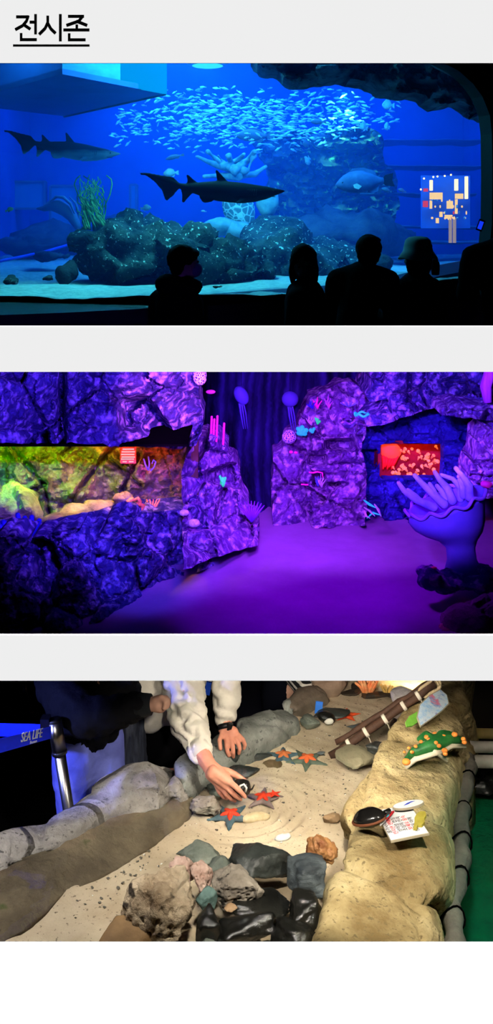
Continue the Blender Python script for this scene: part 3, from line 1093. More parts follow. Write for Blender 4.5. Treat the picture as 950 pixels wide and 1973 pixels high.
build('shell', displace(MB().ell(P(460, 402, 12.6), (30 * k, 0.16, 44 * k), Matrix.Rotation(-0.35, 3, 'Y'), 28, 18), lambda p: 0.012 * fbm(p, 6)), honey(), turtle)
build('foot', displace(MB().ell(P(425, 436, 12.5), (34 * k, 0.2, 17 * k), None, 20, 12), lambda p: 0.03 * fbm(p, 5)), m_pale, turtle)
build('foot', displace(MB().ell(P(462, 446, 12.5), (40 * k, 0.2, 20 * k), Matrix.Rotation(0.3, 3, 'Y'), 20, 12), lambda p: 0.03 * fbm(p, 5)), m_pale, turtle)
build('head', displace(MB().ell(P(515, 392, 12.7), (22 * k, 0.12, 26 * k), None, 20, 12), lambda p: 0.03 * fbm(p, 5)), m_pale, turtle)
dol = thing('statue', P(125, 432, 14.0), 'leaping dolphin shaped statue behind the green rope plant', 'statue')
k = 14.0 / F
pts = [P(x, y, 14.0) for x, y in [(73, 402), (84, 402), (97, 396), (112, 397), (128, 406), (140, 419), (148, 434)]]
build('body', MB().tube(pts, [3 * k, 7 * k, 13 * k, 17 * k, 16 * k, 13 * k, 10 * k], 14, 0.8, True), m_dull, dol)
build('fin', MB().tube([P(x, y, 13.9) for x, y in [(98, 388), (108, 379), (122, 380), (136, 392), (143, 410)]], [3 * k, 6 * k, 7 * k, 6 * k, 3 * k], 10, 0.5, True), m_dull, dol)
build('fin', MB().tube([P(x, y, 14.2) for x, y in [(135, 380), (146, 392), (152, 410), (152, 430)]], [2.5 * k, 5 * k, 6 * k, 4 * k], 10, 0.5, True), m_dull, dol)
m_hose = M('blue_hose', (20, 60, 200), rough=0.5)
build('hose', MB().tube([P(-60, 520, 10.2), P(0, 503, 11.0), P(40, 495, 12.2), P(90, 484, 13.5), P(124, 474, 13.9), P(150, 466, 14.3)], 0.018, 8), m_hose, label='blue hose lying across the open tank sand', cat='hose')
m_panel = M('dim_panel', (60, 130, 180), (50, 110, 165), rough=0.7, scale=2)
for x0, x1, y0, y1, lab in [(12, 86, 350, 402, 'pale square viewing panel on the far tank wall'), (97, 150, 358, 440, 'blue square viewing panel behind the dolphin statue'), (251, 263, 356, 432, 'narrow pale post at the far tank wall')]:
    a, b2 = P(x0, y1, 18.6), P(x1, y0, 18.6)
    t_ = thing('viewing_panel' if x1 - x0 > 20 else 'post', (a + Vector((b2.x, a.y, a.z))) / 2, lab, 'panel' if x1 - x0 > 20 else 'post')
    build('panel' if x1 - x0 > 20 else 'shaft', MB().bounds(a.x, b2.x, 18.6, 18.75, a.z, b2.z), m_panel, t_, False)
    fr = MB()
    for q in ((a.x - .02, a.x + .02, a.z, b2.z), (b2.x - .02, b2.x + .02, a.z, b2.z), (a.x, b2.x, b2.z - .02, b2.z + .02), (a.x, b2.x, a.z - .02, a.z + .02)):
        fr.bounds(q[0], q[1], 18.57, 18.76, q[2], q[3])
    build('frame', fr, m_dull, t_, False)

# ---- ceiling light box reflected in the glass, built as a hanging box
m_duct = M('blue_box_paint', (40, 100, 200), (34, 88, 186), rough=0.7, scale=2)
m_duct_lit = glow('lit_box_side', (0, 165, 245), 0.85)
m_duct_mid = M('box_side_paint', (30, 90, 150), (70, 150, 190), rough=0.6, scale=1.2, stretch=(1, 1, 3))
box = thing('box_reflection', P(160, 181, 10.4), 'reflection of a big blue ceiling light box with one bright cyan side', 'light box')
q = {'bl': P(-90, 199, 11.26), 'tl': P(120, 143, 9.06), 'tr': P(318, 181, 10.44), 'br': P(124, 224, 12.6)}
under = [q['bl'], q['br'], q['tr'], q['tl']]
H = Vector((0, 0, 1.5))
mb = MB()
mb.add(under + [v + Vector((0, 0, 0.05)) for v in under], [(0, 1, 2, 3), (4, 7, 6, 5), (0, 4, 5, 1), (1, 5, 6, 2), (2, 6, 7, 3), (3, 7, 4, 0)])
build('underside', mb, m_duct, box, False)
s0, s1 = P(232, 164.5, 9.80), P(321, 181.5, 10.45)
build('side_panel', MB().prism([q['tl'], s0, s0 + H, q['tl'] + H], (0, 0.04, 0)), m_duct_mid, box, False)
build('side_panel', MB().prism([q['bl'], q['tl'], q['tl'] + H, q['bl'] + H], (0, 0.04, 0)), m_duct, box, False)
build('lit_panel', MB().prism([s0, s1, s1 + H, s0 + H], (0, 0.04, 0)), m_duct_lit, box, False)
build('edge_trim', MB().tube([q['br'], q['tr']], 0.018, 6), m_dull, box)

# surface lamp seen through the water
lampw = thing('surface_lamp', P(400, 134, 14.2), 'bright cyan lamp at the water surface beside the reflected light box', 'lamp')
k = 14.2 / F
build('lens', MB().ell(P(400, 127, 14.2), (30 * k, 0.25, 2 * k), None, 24, 10), glow('cyan_lamp_glow', (60, 225, 250), 1.2), lampw)
build('housing', MB().lathe([(40 * k, 0.0), (41 * k, 0.10), (30 * k, 0.2), (4 * k, 0.22)], P(400, 124, 14.2), 24), m_dull, lampw)

# lit shop reflected in the glass, built as glowing parts beyond the tank end
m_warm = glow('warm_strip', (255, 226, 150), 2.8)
m_warm2 = glow('warm_reflection', (250, 205, 130), 1.3)
m_warm3 = glow('dim_streak_reflection', (230, 205, 190), 0.45)
m_red = glow('red_reflection', (235, 70, 60), 0.9)
shop_refl = thing('shop_reflection', P(850, 445, 13.0), 'reflection of a warm lit shop glowing at the far end of the tank', 'shop_reflection')
D0 = 13.0
def rect(x0, x1, y0, y1, d=D0, t=0.05):
    a, b2 = P(x0, y1, d), P(x1, y0, d)
    return MB().bounds(a.x, b2.x, d, d + t, a.z, b2.z)
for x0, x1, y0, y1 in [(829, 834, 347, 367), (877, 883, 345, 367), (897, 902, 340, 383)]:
    build('column_reflection', rect(x0, x1, y0, y1), m_warm, shop_refl, False)
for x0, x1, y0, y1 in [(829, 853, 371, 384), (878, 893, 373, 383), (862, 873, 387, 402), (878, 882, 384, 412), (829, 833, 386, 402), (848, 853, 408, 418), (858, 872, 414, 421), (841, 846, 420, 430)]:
    build('shelf_reflection', rect(x0, x1, y0, y1), m_warm2, shop_refl, False)
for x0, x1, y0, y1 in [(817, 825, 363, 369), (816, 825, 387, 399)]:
    build('red_reflection', rect(x0, x1, y0, y1), m_red, shop_refl, False)
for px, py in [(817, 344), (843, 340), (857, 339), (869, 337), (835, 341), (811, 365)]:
    build('bulb_reflection', MB().ell(P(px, py, D0), 0.012, seg=10, rings=6), m_warm, shop_refl)
build('reflection_backing', rect(812, 906, 338, 440, 13.2, 0.05), m_duct, shop_refl, False)
rng = random.Random(3)
for k in range(26):
    x, y = rng.uniform(832, 900), rng.choice((386, 398, 410, 420))
    build('item_reflection', MB().ell(P(x, y, 12.95), (rng.uniform(1, 2.4) / F * 13, 0.02, rng.uniform(1.5, 4) / F * 13), seg=8, rings=6), rng.choice((m_warm2, m_red, m_pale, m_warm2)), shop_refl)
for x in (866, 874):  # pale reflection streaks below the shop lights
    build('column_reflection', rect(x, x + 5, 420, 468), m_warm3, shop_refl, False)

# ---- visitors in front of the tank, unlit
m_cloth_k = M('black_cloth', (10, 10, 12), rough=0.95, spec=0.02)
m_cloth_n = M('navy_cloth', (14, 16, 24), rough=0.95, spec=0.02)
m_hair = M('black_hair', (7, 6, 6), rough=0.8, bump=0.4, bscale=80, spec=0.05)
m_skin = M('skin', (196, 150, 126), (204, 158, 136), rough=0.6, scale=18, spec=0.25)
m_mask = M('grey_mask', (150, 150, 155), rough=0.9)
m_hat = M('grey_hat_cloth', (120, 124, 126), rough=0.95)
m_lens = M('eye_dark', (12, 10, 10), rough=0.3)

def visitor(px, py, d, yaw, tilt, label, sh, hair, sh_drop=0.30, wide=0.20, hood=False, hat=False, mask=False, lean=(0, 0, 0)):
    """a standing visitor: head centre by sight; yaw turns the face (0 = towards the tank)"""
    hc = P(px, py, d)
    floor = ZFA
    lean = Vector(lean)
    neck = hc + Vector((0, 0, -0.13)) - lean * 0.2
    chest = Vector((sh[0], sh[1], hc.z - sh_drop))
    R_ = Matrix.Rotation(yaw, 3, 'Z') @ Matrix.Rotation(tilt, 3, 'X')
    def Hd(x, y, z):
        return hc + R_ @ Vector((x, y, z))
    hip = Vector((sh[0] - lean.x, sh[1] - 0.02 - lean.y, floor + 0.92))
    b = MB()
    b.ell(hc, (0.076, 0.095, 0.108), R_, 20, 14)
    b.ell(Hd(0, 0.045, -0.055), (0.052, 0.05, 0.06), R_, 14, 10)
    b.ell(Hd(0, 0.098, -0.02), (0.012, 0.02, 0.022), R_, 8, 6)
    for s in (-1, 1):
        b.ell(Hd(s * 0.078, -0.005, -0.015), (0.010, 0.02, 0.03), R_, 8, 6)
        b.ell(Hd(s * 0.018, 0.092, -0.058), (0.02, 0.01, 0.007), R_, 8, 6)
    capsule(b, Hd(0, -0.01, -0.07), chest + Vector((0, 0, 0.06)), 0.052, 0.06)
    limb(b, [chest, (chest + hip) / 2, hip], [0.12, 0.115, 0.12])
    Y = Matrix.Rotation(yaw * 0.4, 3, 'Z')
    hands = []
    cl = MB()
    limb(cl, [chest + Vector((0, 0, 0.0)), (chest + hip) / 2, hip + Vector((0, 0, -0.06))], [0.145, 0.15, 0.155])
    for s in (-1, 1):
        shl = chest + Y @ Vector((s * wide, 0, 0.0))
        elb = shl + Vector((s * 0.035, 0.08, -0.27))
        wri = elb + Vector((-s * 0.10, 0.20, 0.02))
        limb(b, [shl, elb, wri], [0.05, 0.042, 0.028])
        limb(cl, [chest + Vector((0, 0, 0.03)), shl, elb, wri], [0.11, 0.085, 0.068, 0.05])
        capsule(b, wri, wri + Vector((-s * 0.02, 0.07, 0)), 0.028, 0.034)
        for f in range(4):
            a = wri + Vector((-s * 0.02 + (f - 1.5) * 0.019, 0.09, 0.0))
            limb(b, [a, a + Vector((0, 0.035, -0.004)), a + Vector((0, 0.06 - 0.006 * abs(f - 1.5), -0.02))], [0.010, 0.009, 0.008])
        limb(b, [wri + Vector((-s * 0.03, 0.03, 0)), wri + Vector((-s * 0.065, 0.06, -0.005)), wri + Vector((-s * 0.06, 0.085, -0.012))], [0.012, 0.011, 0.009])
    legs = MB()
    for s in (-1, 1):
        hp = hip + Vector((s * 0.09, 0, -0.02))
        kn = Vector((hip.x + s * 0.10, hip.y + 0.03, floor + 0.48))
        an = Vector((hip.x + s * 0.10, hip.y, floor + 0.08))
        limb(b, [hp, kn, an], [0.075, 0.05, 0.035])
        capsule(b, an + Vector((0, -0.03, -0.045)), an + Vector((0, 0.13, -0.05)), 0.035, 0.028)
        limb(legs, [hp, kn, an], [0.10, 0.075, 0.06])
    root = thing('person', (hip.x, hip.y, floor), label, 'person')
    build('body', weld(b, 0.011, 3), m_skin, root)
    build('jacket', displace(weld(cl, 0.02, 4), lambda p: 0.006 * fbm(p, 9)), m_cloth_k, root)
    build('trousers', displace(weld(legs, 0.02, 4), lambda p: 0.006 * fbm(p, 9)), m_cloth_n, root)
    h = MB()
    h.ell(Hd(0, -0.022, 0.028), (0.094, 0.105, 0.103), R_, 20, 14)
    if hair == 'long':
        h.ell(Hd(0, -0.06, -0.05), (0.088, 0.06, 0.12), R_, 16, 12)
        for s in (-1, 1):
            h.ell(Hd(s * 0.078, 0.0, -0.06), (0.025, 0.05, 0.11), R_, 12, 10)
    else:
        h.ell(Hd(0, -0.05, -0.02), (0.082, 0.06, 0.08), R_, 16, 12)
        h.ell(Hd(0, 0.06, 0.065), (0.07, 0.045, 0.035), R_, 14, 10)
    build('hair', displace(weld(h, 0.011, 2), lambda p: 0.006 * fbm(p, 22)), m_hair, root)
    for s in (-1, 1):
        build('eye', MB().ell(Hd(s * 0.031, 0.087, 0.008), 0.009, seg=10, rings=6), m_lens, root)
    if mask:
        q = MB().ell(Hd(0, 0.068, -0.045), (0.062, 0.055, 0.058), R_, 18, 12)
        build('face_mask', q, m_mask, root)
    if hood:
        q = MB()
        q.ell(neck + Vector((-0.10, -0.06, -0.02)), (0.10, 0.09, 0.08), None, 16, 10)
        q.ell(neck + Vector((0.02, -0.09, -0.03)), (0.11, 0.08, 0.07), None, 16, 10)
        build('hood', displace(weld(q, 0.015, 4), lambda p: 0.01 * fbm(p, 10)), m_cloth_k, root)
    if hat:
        rg = []
        for r, z in ((0.138, -0.035), (0.142, -0.03), (0.106, 0.028), (0.099, 0.07), (0.09, 0.108), (0.064, 0.13), (0.02, 0.137)):
            rg.append([Hd(r * math.cos(2 * PI * j / 28), r * 1.08 * math.sin(2 * PI * j / 28) - 0.01, z + 0.01 * math.sin(6 * PI * j / 28) * (1 if r > 0.12 else 0)) for j in range(28)])
        build('bucket_hat', MB().loft(rg), m_hat, root)
    return root
def XY(px, d):
    return ((px - 475) / F * d, d)
visitor(356, 506, 7.2, -1.35, 0.0, 'person in a dark hooded jacket and face mask turned sideways', XY(338, 7.2), 'short', 0.27, 0.13, hood=True, mask=True)
visitor(585, 507, 7.17, 3.05, -0.35, 'person with loose hair looking down, seen from the front', XY(588, 7.17), 'long', 0.24, 0.15)
visitor(713, 484, 7.55, -0.5, 0.2, 'bare headed person leaning over the sill, seen from behind', XY(699, 7.55), 'short', 0.21, 0.185, lean=(0.1, 0.1, 0))
visitor(803, 490, 7.85, 0.9, 0.0, 'person in a grey bucket hat standing at the sill', XY(805, 7.85), 'long', 0.26, 0.12, hat=True)
visitor(985, 440, 7.4, 0.3, 0.0, 'person at the edge of the frame with a broad dark back', XY(968, 7.4), 'short', 0.20, 0.22)

# phone held up, bottle on the ledge, bags
m_screen = glow('blue_phone_screen', (20, 60, 255), 0.9)
ph = thing('phone', P(925, 444, 7.6), 'phone with a blue lit screen beside the arch', 'phone')
R_ = Matrix.Rotation(0.35, 3, 'Y')
build('case', MB().box(P(926, 434, 7.62), (0.045, 0.008, 0.085), R_), m_black, ph, False)
build('screen', MB().box(P(926, 434, 7.613), (0.030, 0.004, 0.060), R_), m_screen, ph, False)
bo = thing('bottle', P(897, 503, 9.0), 'small drink bottle standing on the tank ledge', 'bottle')
build('body', MB().lathe([(0.022, 0), (0.024, 0.01), (0.024, 0.06), (0.016, 0.075)], P(897, 503, 9.0), 16), m_mask, bo)
build('cap', MB().lathe([(0.012, 0.075), (0.012, 0.095), (0.008, 0.097)], P(897, 503, 9.0), 14), m_cloth_n, bo)
bo = thing('bottle', P(839, 520, 8.2), 'black flask standing beside the hatted visitor', 'flask')
build('body', MB().lathe([(0.03, -0.04), (0.034, 0), (0.034, 0.05), (0.03, 0.065), (0.012, 0.07)], P(839, 520, 8.2), 16), m_black, bo)
build('cap', MB().lathe([(0.022, 0.066), (0.022, 0.085), (0.012, 0.09)], P(839, 520, 8.2), 14), m_black, bo)

# ================================================================ room two: the night room under black light
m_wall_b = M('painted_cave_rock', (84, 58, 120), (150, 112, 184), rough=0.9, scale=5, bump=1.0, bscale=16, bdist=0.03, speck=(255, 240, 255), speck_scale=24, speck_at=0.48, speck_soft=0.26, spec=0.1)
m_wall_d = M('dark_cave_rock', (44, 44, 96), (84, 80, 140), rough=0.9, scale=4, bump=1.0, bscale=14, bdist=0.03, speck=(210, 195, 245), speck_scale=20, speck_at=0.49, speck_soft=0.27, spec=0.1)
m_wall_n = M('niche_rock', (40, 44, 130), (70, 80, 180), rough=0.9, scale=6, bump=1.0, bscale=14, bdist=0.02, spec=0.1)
m_floor_b = M('night_floor', (150, 120, 160), (170, 140, 180), rough=0.85, scale=2.0, bump=0.1, bscale=60, spec=0.1)
struct('floor_night_room', MB().bounds(-4.2, 4.2, 4.36, 6.93, ZFB - 0.012, ZFB), m_floor_b)

def FD(py):                    # distance of the floor seen at a row
    return 1.827 * F / (py - HY)

def cave(s, seed, base, tilt=0.16, crack=0.07, rough=0.05, ys=1.0):
    def fn(x, y):
        f, c = facet(x * 0.01, y * 0.01 * ys, s, seed, tilt)
        f2, c2 = facet(x * 0.01 + 3, y * 0.01 * ys, s * 2.2, seed + 3, tilt * 0.22)
        return base(x, y) - f * 0.9 - f2 * 0.6 + crack * (1 - c) + crack * 0.22 * (1 - c2) + rough * fbm((x * 0.02, y * 0.02, seed), 1.5, 5)
    return fn

# upper rock over the rainbow window
def up_d(x, y):
    d = 4.75 + x * 0.0018 + (y - 717) * -0.0008
    if x < 118:
        d += 0.10
    d += 0.22 * math.exp(-((x - 120) / 6.0) ** 2)
    # dark recess under the slanting brow
    u = (x - 225) / 110.0
    if 0 < u < 1:
        top = 752 + 62 * u * u + 8 * math.sin(u * 9)
        d += 0.24 * max(0, min(1, (y - top) / 14.0)) * max(0, min(1, (850 - 18 * (1 - u) - y) / 16.0)) * min(1, u * 6, (1 - u) * 6)
    v = (y - 717) - (x - 190) * 0.35
    d -= 0.10 * max(0, min(1, (x - 200) / 60.0)) * max(0, min(1, (780 - y) / 40.0))
    return d
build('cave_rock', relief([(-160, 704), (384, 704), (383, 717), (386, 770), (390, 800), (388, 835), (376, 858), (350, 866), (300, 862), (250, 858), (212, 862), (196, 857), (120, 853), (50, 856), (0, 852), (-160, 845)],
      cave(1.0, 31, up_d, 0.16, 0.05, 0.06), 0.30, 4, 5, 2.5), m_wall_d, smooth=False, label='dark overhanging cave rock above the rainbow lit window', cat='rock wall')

# lower rock under the window
def low_d(x, y):
    floor_py = interp(x, [(-160, 1232), (0, 1228), (150, 1200), (240, 1165), (290, 1140), (360, 1100), (430, 1065), (500, 1045)])
    d0 = FD(floor_py)
    k = max(0, (floor_py - y)) / 110.0
    d = d0 + 0.10 * min(k, 1.2) - 0.06
    d += 0.12 * math.exp(-((x - 78 - (y - 1100) * 0.02) / 7.0) ** 2) * (1 if y > 1060 else 0)
    if 240 < x < 330 and 1008 < y < 1075:
        bx, by = (x - 240) / 28.0, (y - 1008) / 22.0
        e = min(bx % 1, 1 - bx % 1) * 28, min(by % 1, 1 - by % 1) * 22
        if noise.cell(Vector((int(bx), int(by), 4))) > -0.1:
            d -= 0.05 * min(1, max(0, (min(e) - 2) / 2))
    return d
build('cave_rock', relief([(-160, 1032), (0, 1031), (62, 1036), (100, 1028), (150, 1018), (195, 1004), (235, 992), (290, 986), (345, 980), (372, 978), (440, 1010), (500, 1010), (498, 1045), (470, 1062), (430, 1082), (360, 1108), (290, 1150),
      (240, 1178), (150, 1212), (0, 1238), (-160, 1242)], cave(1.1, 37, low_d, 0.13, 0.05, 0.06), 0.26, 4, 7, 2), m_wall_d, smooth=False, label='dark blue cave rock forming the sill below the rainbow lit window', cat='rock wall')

# middle pillar
def pil_d(x, y):
    d = 5.50 + (x - 352) * 0.0035 + (y - 850) * -0.0006
    u = (x - 384) / 80.0
    if 0 < u < 1.1:
        top = 910 - 26 * u
        bot = 926 + 18 * u
        if top - 6 < y < bot + 4:
            d += 0.25 * min(1, max(0, (y - top) / 6.0)) * min(1, max(0, (bot - y) / 4.0)) * min(1, u * 5)
    d += 0.12 * math.exp(-((x - 430 + (y - 950) * 0.25) / 5.0) ** 2) * (1 if y > 940 and y < 1010 else 0)
    if y > 985:
        d -= 0.0030 * (y - 985)
    return d
build('cave_rock', relief([(352, 1000), (350, 905), (362, 872), (380, 846), (395, 838), (420, 845), (437, 862), (440, 884), (458, 892), (462, 945), (478, 980), (474, 1000), (498, 1008), (496, 1052), (450, 1062), (352, 1098)], cave(1.5, 41, pil_d, 0.12, 0.05, 0.04), 0.35, 4, 9, 2), m_wall_b,
      smooth=False, label='violet speckled rock pillar between the rainbow window and the floor', cat='rock pillar')

# back of the cave: dark drapery with streaks
def drape(x, y):
    return 6.62 + 0.07 * math.sin(x * 0.16 + 2 * fbm((x * 0.01, y * 0.004, 1), 1.0)) + 0.05 * fbm((x * 0.03, y * 0.01, 4), 1.0)
m_drape = M('dark_violet_drape', (12, 12, 34), (60, 58, 130), rough=0.95, scale=2.2, stretch=(1.2, 1, 0.35), spec=0.02)
build('drapery', relief([(340, 690), (700, 690), (700, 1016), (340, 1016)], drape, 0.06, 6, 10, 0), m_drape, smooth=True, label='dark streaked drapery at the back of the cave between the rocks', cat='drapery')

# centre rock wall
def cen_d(x, y):
    d = 6.28 - (x - 525) * 0.0004
    # recesses and shelves
    for x0, x1, y0, y1, dep in [(594, 630, 874, 898, .20), (600, 628, 910, 940, .22), (625, 685, 846, 868, .22), (628, 672, 928, 938, .10), (660, 688, 806, 818, .08), (706, 752, 764, 775, .12), (540, 602, 931, 937, .06)]:
        u, v = (x - x0) / (x1 - x0), (y - y0) / (y1 - y0)
        if -0.1 < u < 1.1 and -0.3 < v < 1.3:
            d += dep * max(0, min(1, 4 * u + .2, 4 * (1 - u) + .2)) * max(0, min(1, 4 * v + .2, 4 * (1 - v) + .2))
    for yy, a in ((870, .04), (893, .05), (913, .03), (960, .02)):
        if x > 600:
            d += a * math.exp(-((y - yy - 6 * noise.noise(Vector((x * .02, yy, 0)))) / 2.5) ** 2)
    if y < 860:
        d += (860 - y) * 0.0012
    d -= 0.05 * (1 if x > 600 and y > 840 else 0)
    return d
build('cave_rock', relief([(525, 1016), (523, 960), (526, 905), (527, 876), (545, 868), (552, 842), (575, 815), (590, 790), (598, 765), (620, 755), (650, 742), (672, 735), (690, 742), (700, 722), (735, 718), (742, 696), (770, 696), (768, 770), (742, 790), (706, 806), (704, 840), (694, 868),
      (706, 895), (704, 1012), (650, 1018)], cave(1.3, 47, cen_d, 0.08, 0.035, 0.04), 0.28, 4, 11, 2), m_wall_b, smooth=False, label='violet blocky rock wall with shelves behind the open floor', cat='rock wall')

# upper right overhang
def ovr_d(x, y):
    d = 5.85 - (x - 740) * 0.0012
    d += 0.13 * math.exp(-((x - 789 + (y - 740) * .05) / 4.0) ** 2) * (1 if y < 775 else 0)
    if y > 790:
        d -= 0.04
    return d
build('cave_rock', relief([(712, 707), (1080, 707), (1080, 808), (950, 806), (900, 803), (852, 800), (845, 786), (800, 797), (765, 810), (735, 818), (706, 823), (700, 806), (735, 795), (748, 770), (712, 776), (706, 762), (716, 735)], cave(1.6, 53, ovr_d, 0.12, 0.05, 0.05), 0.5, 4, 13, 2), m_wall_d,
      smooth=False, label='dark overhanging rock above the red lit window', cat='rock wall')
build('rock_shelf', relief([(853, 786), (880, 776), (930, 780), (1080, 770), (1080, 812), (950, 809), (900, 805), (853, 801)], cave(2.0, 55, lambda x, y: 5.45, 0.08, 0.04, 0.05), 0.3, 4, 15, 2), m_wall_b, smooth=False,
      label='violet lit rock shelf crossing under the dark overhang', cat='rock')

# niche with the red window
def nic_d(x, y):
    d = 6.40 - (x - 720) * 0.0012
    for i, yy in enumerate((852, 880, 905, 930, 958, 982)):
        d += 0.03 * math.exp(-((y - yy - 5 * noise.noise(Vector((x * .03, yy, 0)))) / 2.5) ** 2)
    d += 0.18 * (1 if x < 726 and 868 < y < 910 else 0)
    return d
build('cave_rock', relief([(690, 800), (905, 790), (905, 1010), (690, 1010)], cave(2.0, 59, nic_d, 0.08, 0.05, 0.04), 0.08, 4, 17, 1, hole=[(733, 857), (744, 853), (853, 855), (853, 888), (850, 921), (735, 922), (730, 915)]), m_wall_n, smooth=False,
      label='deep blue rock niche holding the red lit window', cat='rock wall')

# right column of blocks
def col_d(x, y):
    d = 5.6 - (x - 870) * 0.001
    for yy in (890, 918, 938):
        d += 0.04 * math.exp(-((y - yy - 4 * noise.noise(Vector((x * .03, yy, 0)))) / 2.2) ** 2)
    return d
build('cave_rock', relief([(908, 962), (905, 905), (912, 888), (922, 872), (924, 838), (935, 824), (1080, 816), (1080, 990), (960, 960)], cave(2.2, 61, col_d, 0.08, 0.05, 0.04), 0.3, 4, 19, 1.5), m_wall_b, smooth=False, label='violet block column rising behind the blue bowl sculpture', cat='rock pillar')
build('tube_sponge', MB().tube([P(940, 775, 5.35), P(936, 745, 5.35), P(944, 715, 5.35), P(940, 690, 5.35)], [0.022, 0.03, 0.03, 0.034], 12), M('pink_sponge', (200, 70, 190), (240, 110, 210), scale=12, stretch=(3, 3, .3)), label='tall pink sponge column standing on the violet rock shelf', cat='sponge')

# rainbow window: tank interior
m_tank_rock = M('tan_tank_rock', (110, 104, 84), (205, 196, 160), rough=0.9, scale=5, bump=1.0, bscale=12, bdist=0.04, spec=0.1)
def rb_d(x, y):
    d = 5.95
    for (x0, y0, x1, y1, w) in [(10, 845, 85, 935, 3.5), (225, 850, 140, 960, 3.5), (85, 935, 95, 990, 3), (205, 880, 270, 935, 3.5), (140, 860, 120, 875, 3), (270, 870, 235, 945, 3), (85, 935, 60, 945, 3)]:
        vx, vy = x1 - x0, y1 - y0
        L2 = vx * vx + vy * vy
        t = max(0, min(1, ((x - x0) * vx + (y - y0) * vy) / L2))
        dd = math.hypot(x - x0 - t * vx, y - y0 - t * vy) + 4 * noise.noise(Vector((x * .05, y * .05, 2)))
        d += 0.16 * math.exp(-(dd / w) ** 2) - 0.05 * math.exp(-((dd - 8) / 6) ** 2)
    d += 0.13 * fbm((x * 0.02, y * 0.03, 7), 1.1, 5)
    return d
build('tank_rockwork', relief([(-240, 820), (385, 820), (385, 1050), (-240, 1050)], cave(0.8, 67, rb_d, 0.05, 0.02, 0.04), 0.12, 4, 21, 0), m_tank_rock, smooth=False, label='cracked rockwork at the back of the rainbow lit tank', cat='rockwork')
side = MB()
side.bounds(P(368, 0, 5.75).x, P(368, 0, 5.75).x + 0.04, 5.75, 6.1, P(0, 1050, 5.6).z, P(0, 800, 5.6).z)
build('tank_end_wall', side, M('tank_side_wall', (120, 90, 60), (80, 60, 40), scale=6), label='brown end wall of the rainbow lit tank', cat='tank wall', smooth=False)
build('tank_cover', MB().bounds(-2.2, P(372, 0, 5.65).x, 5.1, 6.1, P(0, 822, 5.6).z, P(0, 818, 5.6).z), m_black, label='dark cover over the rainbow lit tank', cat='tank cover', smooth=False)
build('tank_bed', displace(MB().loft([[P(x, 1042 - max(0, x) * .1, 5.2 + max(0, x) * .0014), P(x, 1000, 6.0), P(x, 1040, 6.0), P(x, 1052 - max(0, x) * .1, 5.2 + max(0, x) * .0014)] for x in range(-240, 361, 20)]), lambda p: 0.01 * fbm(p, 8)), m_tank_rock, label='gravel bed of the rainbow lit tank', cat='gravel', kind='stuff', smooth=False)
lumps([((P(20, 985, 5.55)), (0.17, 0.16, 0.10), 0), (P(40, 960, 5.58), (0.11, 0.12, 0.035), 0), (P(-60, 980, 5.5), (0.2, 0.15, 0.12), 0), (P(62, 1005, 5.55), (0.05, 0.09, 0.07), 0)], 0.016, 22, 0.03, 5, m_tank_rock, 'rock', 'square topped green lit rock in the rainbow tank', 'rock', shade=False)
lumps([(P(120, 1012, 5.42), (0.16, 0.12, 0.06), 0.2), (P(190, 990, 5.55), (0.20, 0.12, 0.07), 0.2), (P(240, 985, 5.6), (0.15, 0.1, 0.06), 0)], 0.016, 23, 0.02, 5, m_tank_rock, 'sand_mound', 'yellow lit smooth mound along the front of the rainbow tank', 'mound')
lumps([(P(150, 1015, 5.33), (0.13, 0.06, 0.035), 0.1)], 0.012, 24, 0.008, 6, M('brown_dune', (150, 100, 50), (120, 80, 40)), 'dune', 'flat brown dune behind the sill of the rainbow window', 'dune')
lumps([(P(238, 966, 5.52), (0.045, 0.05, 0.055), 0)], 0.008, 25, 0.012, 12, m_tank_rock, 'rock', 'upright dark rock behind the curled orange coral', 'rock')
m_or = M('orange_coral', (255, 140, 70), (255, 180, 110), scale=20, rough=0.8)
oc = thing('curled_coral', P(250, 994, 5.42), 'orange curled coral with looping arms in the rainbow tank', 'coral')
for pts in [[(232, 995), (240, 985), (252, 980), (262, 974), (270, 966), (266, 960), (259, 964)], [(238, 992), (250, 990), (262, 988), (272, 982), (276, 974), (270, 972)], [(225, 992), (215, 988), (205, 992), (198, 996)], [(245, 984), (252, 972), (248, 966), (254, 962)]]:
    build('arm', MB().tube([P(x, y, 5.42 - 0.01 * (i % 3)) for i, (x, y) in enumerate(pts)], [0.016 - 0.0012 * i for i in range(len(pts))], 8, round_ends=True), m_or, oc)
oc = thing('fan_coral', P(293, 988, 5.5), 'red and orange fan coral at the dim end of the rainbow tank', 'coral')
for a in (-0.5, -0.2, 0.1, 0.4, 0.7):
    b0 = P(293, 990, 5.5)
    build('frond', MB().tube([b0, b0 + Vector((math.sin(a) * .03, 0, .035)), b0 + Vector((math.sin(a) * .06, 0.01, .07))], [0.008, 0.011, 0.006], 8, 0.6, True), m_or, oc)
m_bluec = M('blue_coral_silhouette', (30, 40, 190), (20, 30, 150), scale=10)
for px, lab, hs in ((52, 'blue branching coral before the green lit rock', (1.0, .72, .85, .5)), (12, 'low blue coral at the edge of the rainbow window', (.6, .42, .5, .35))):
    t = thing('finger_coral', P(px, 1036, 4.95), lab, 'coral')
    for i, h in enumerate(hs):
        x = px - 14 + i * 11
        build('finger', displace(MB().tube([P(px, 1036, 4.95), P((px + x) / 2, 1024, 4.93), P(x, 1014 - 5 * h, 4.95), P(x + (i - 1.5) * 3, 1014 - 22 * h, 4.95)], [0.02, 0.018, 0.014, 0.012], 10, round_ends=True), lambda p: 0.004 * fbm(p, 40)), m_bluec, t)
sg = thing('sign_reflection', P(247, 895, 5.72), 'reflection of a small pinkish sign with white lines over the red lit rock', 'sign')  # glass reflection of a lit sign, built as a board on the rock
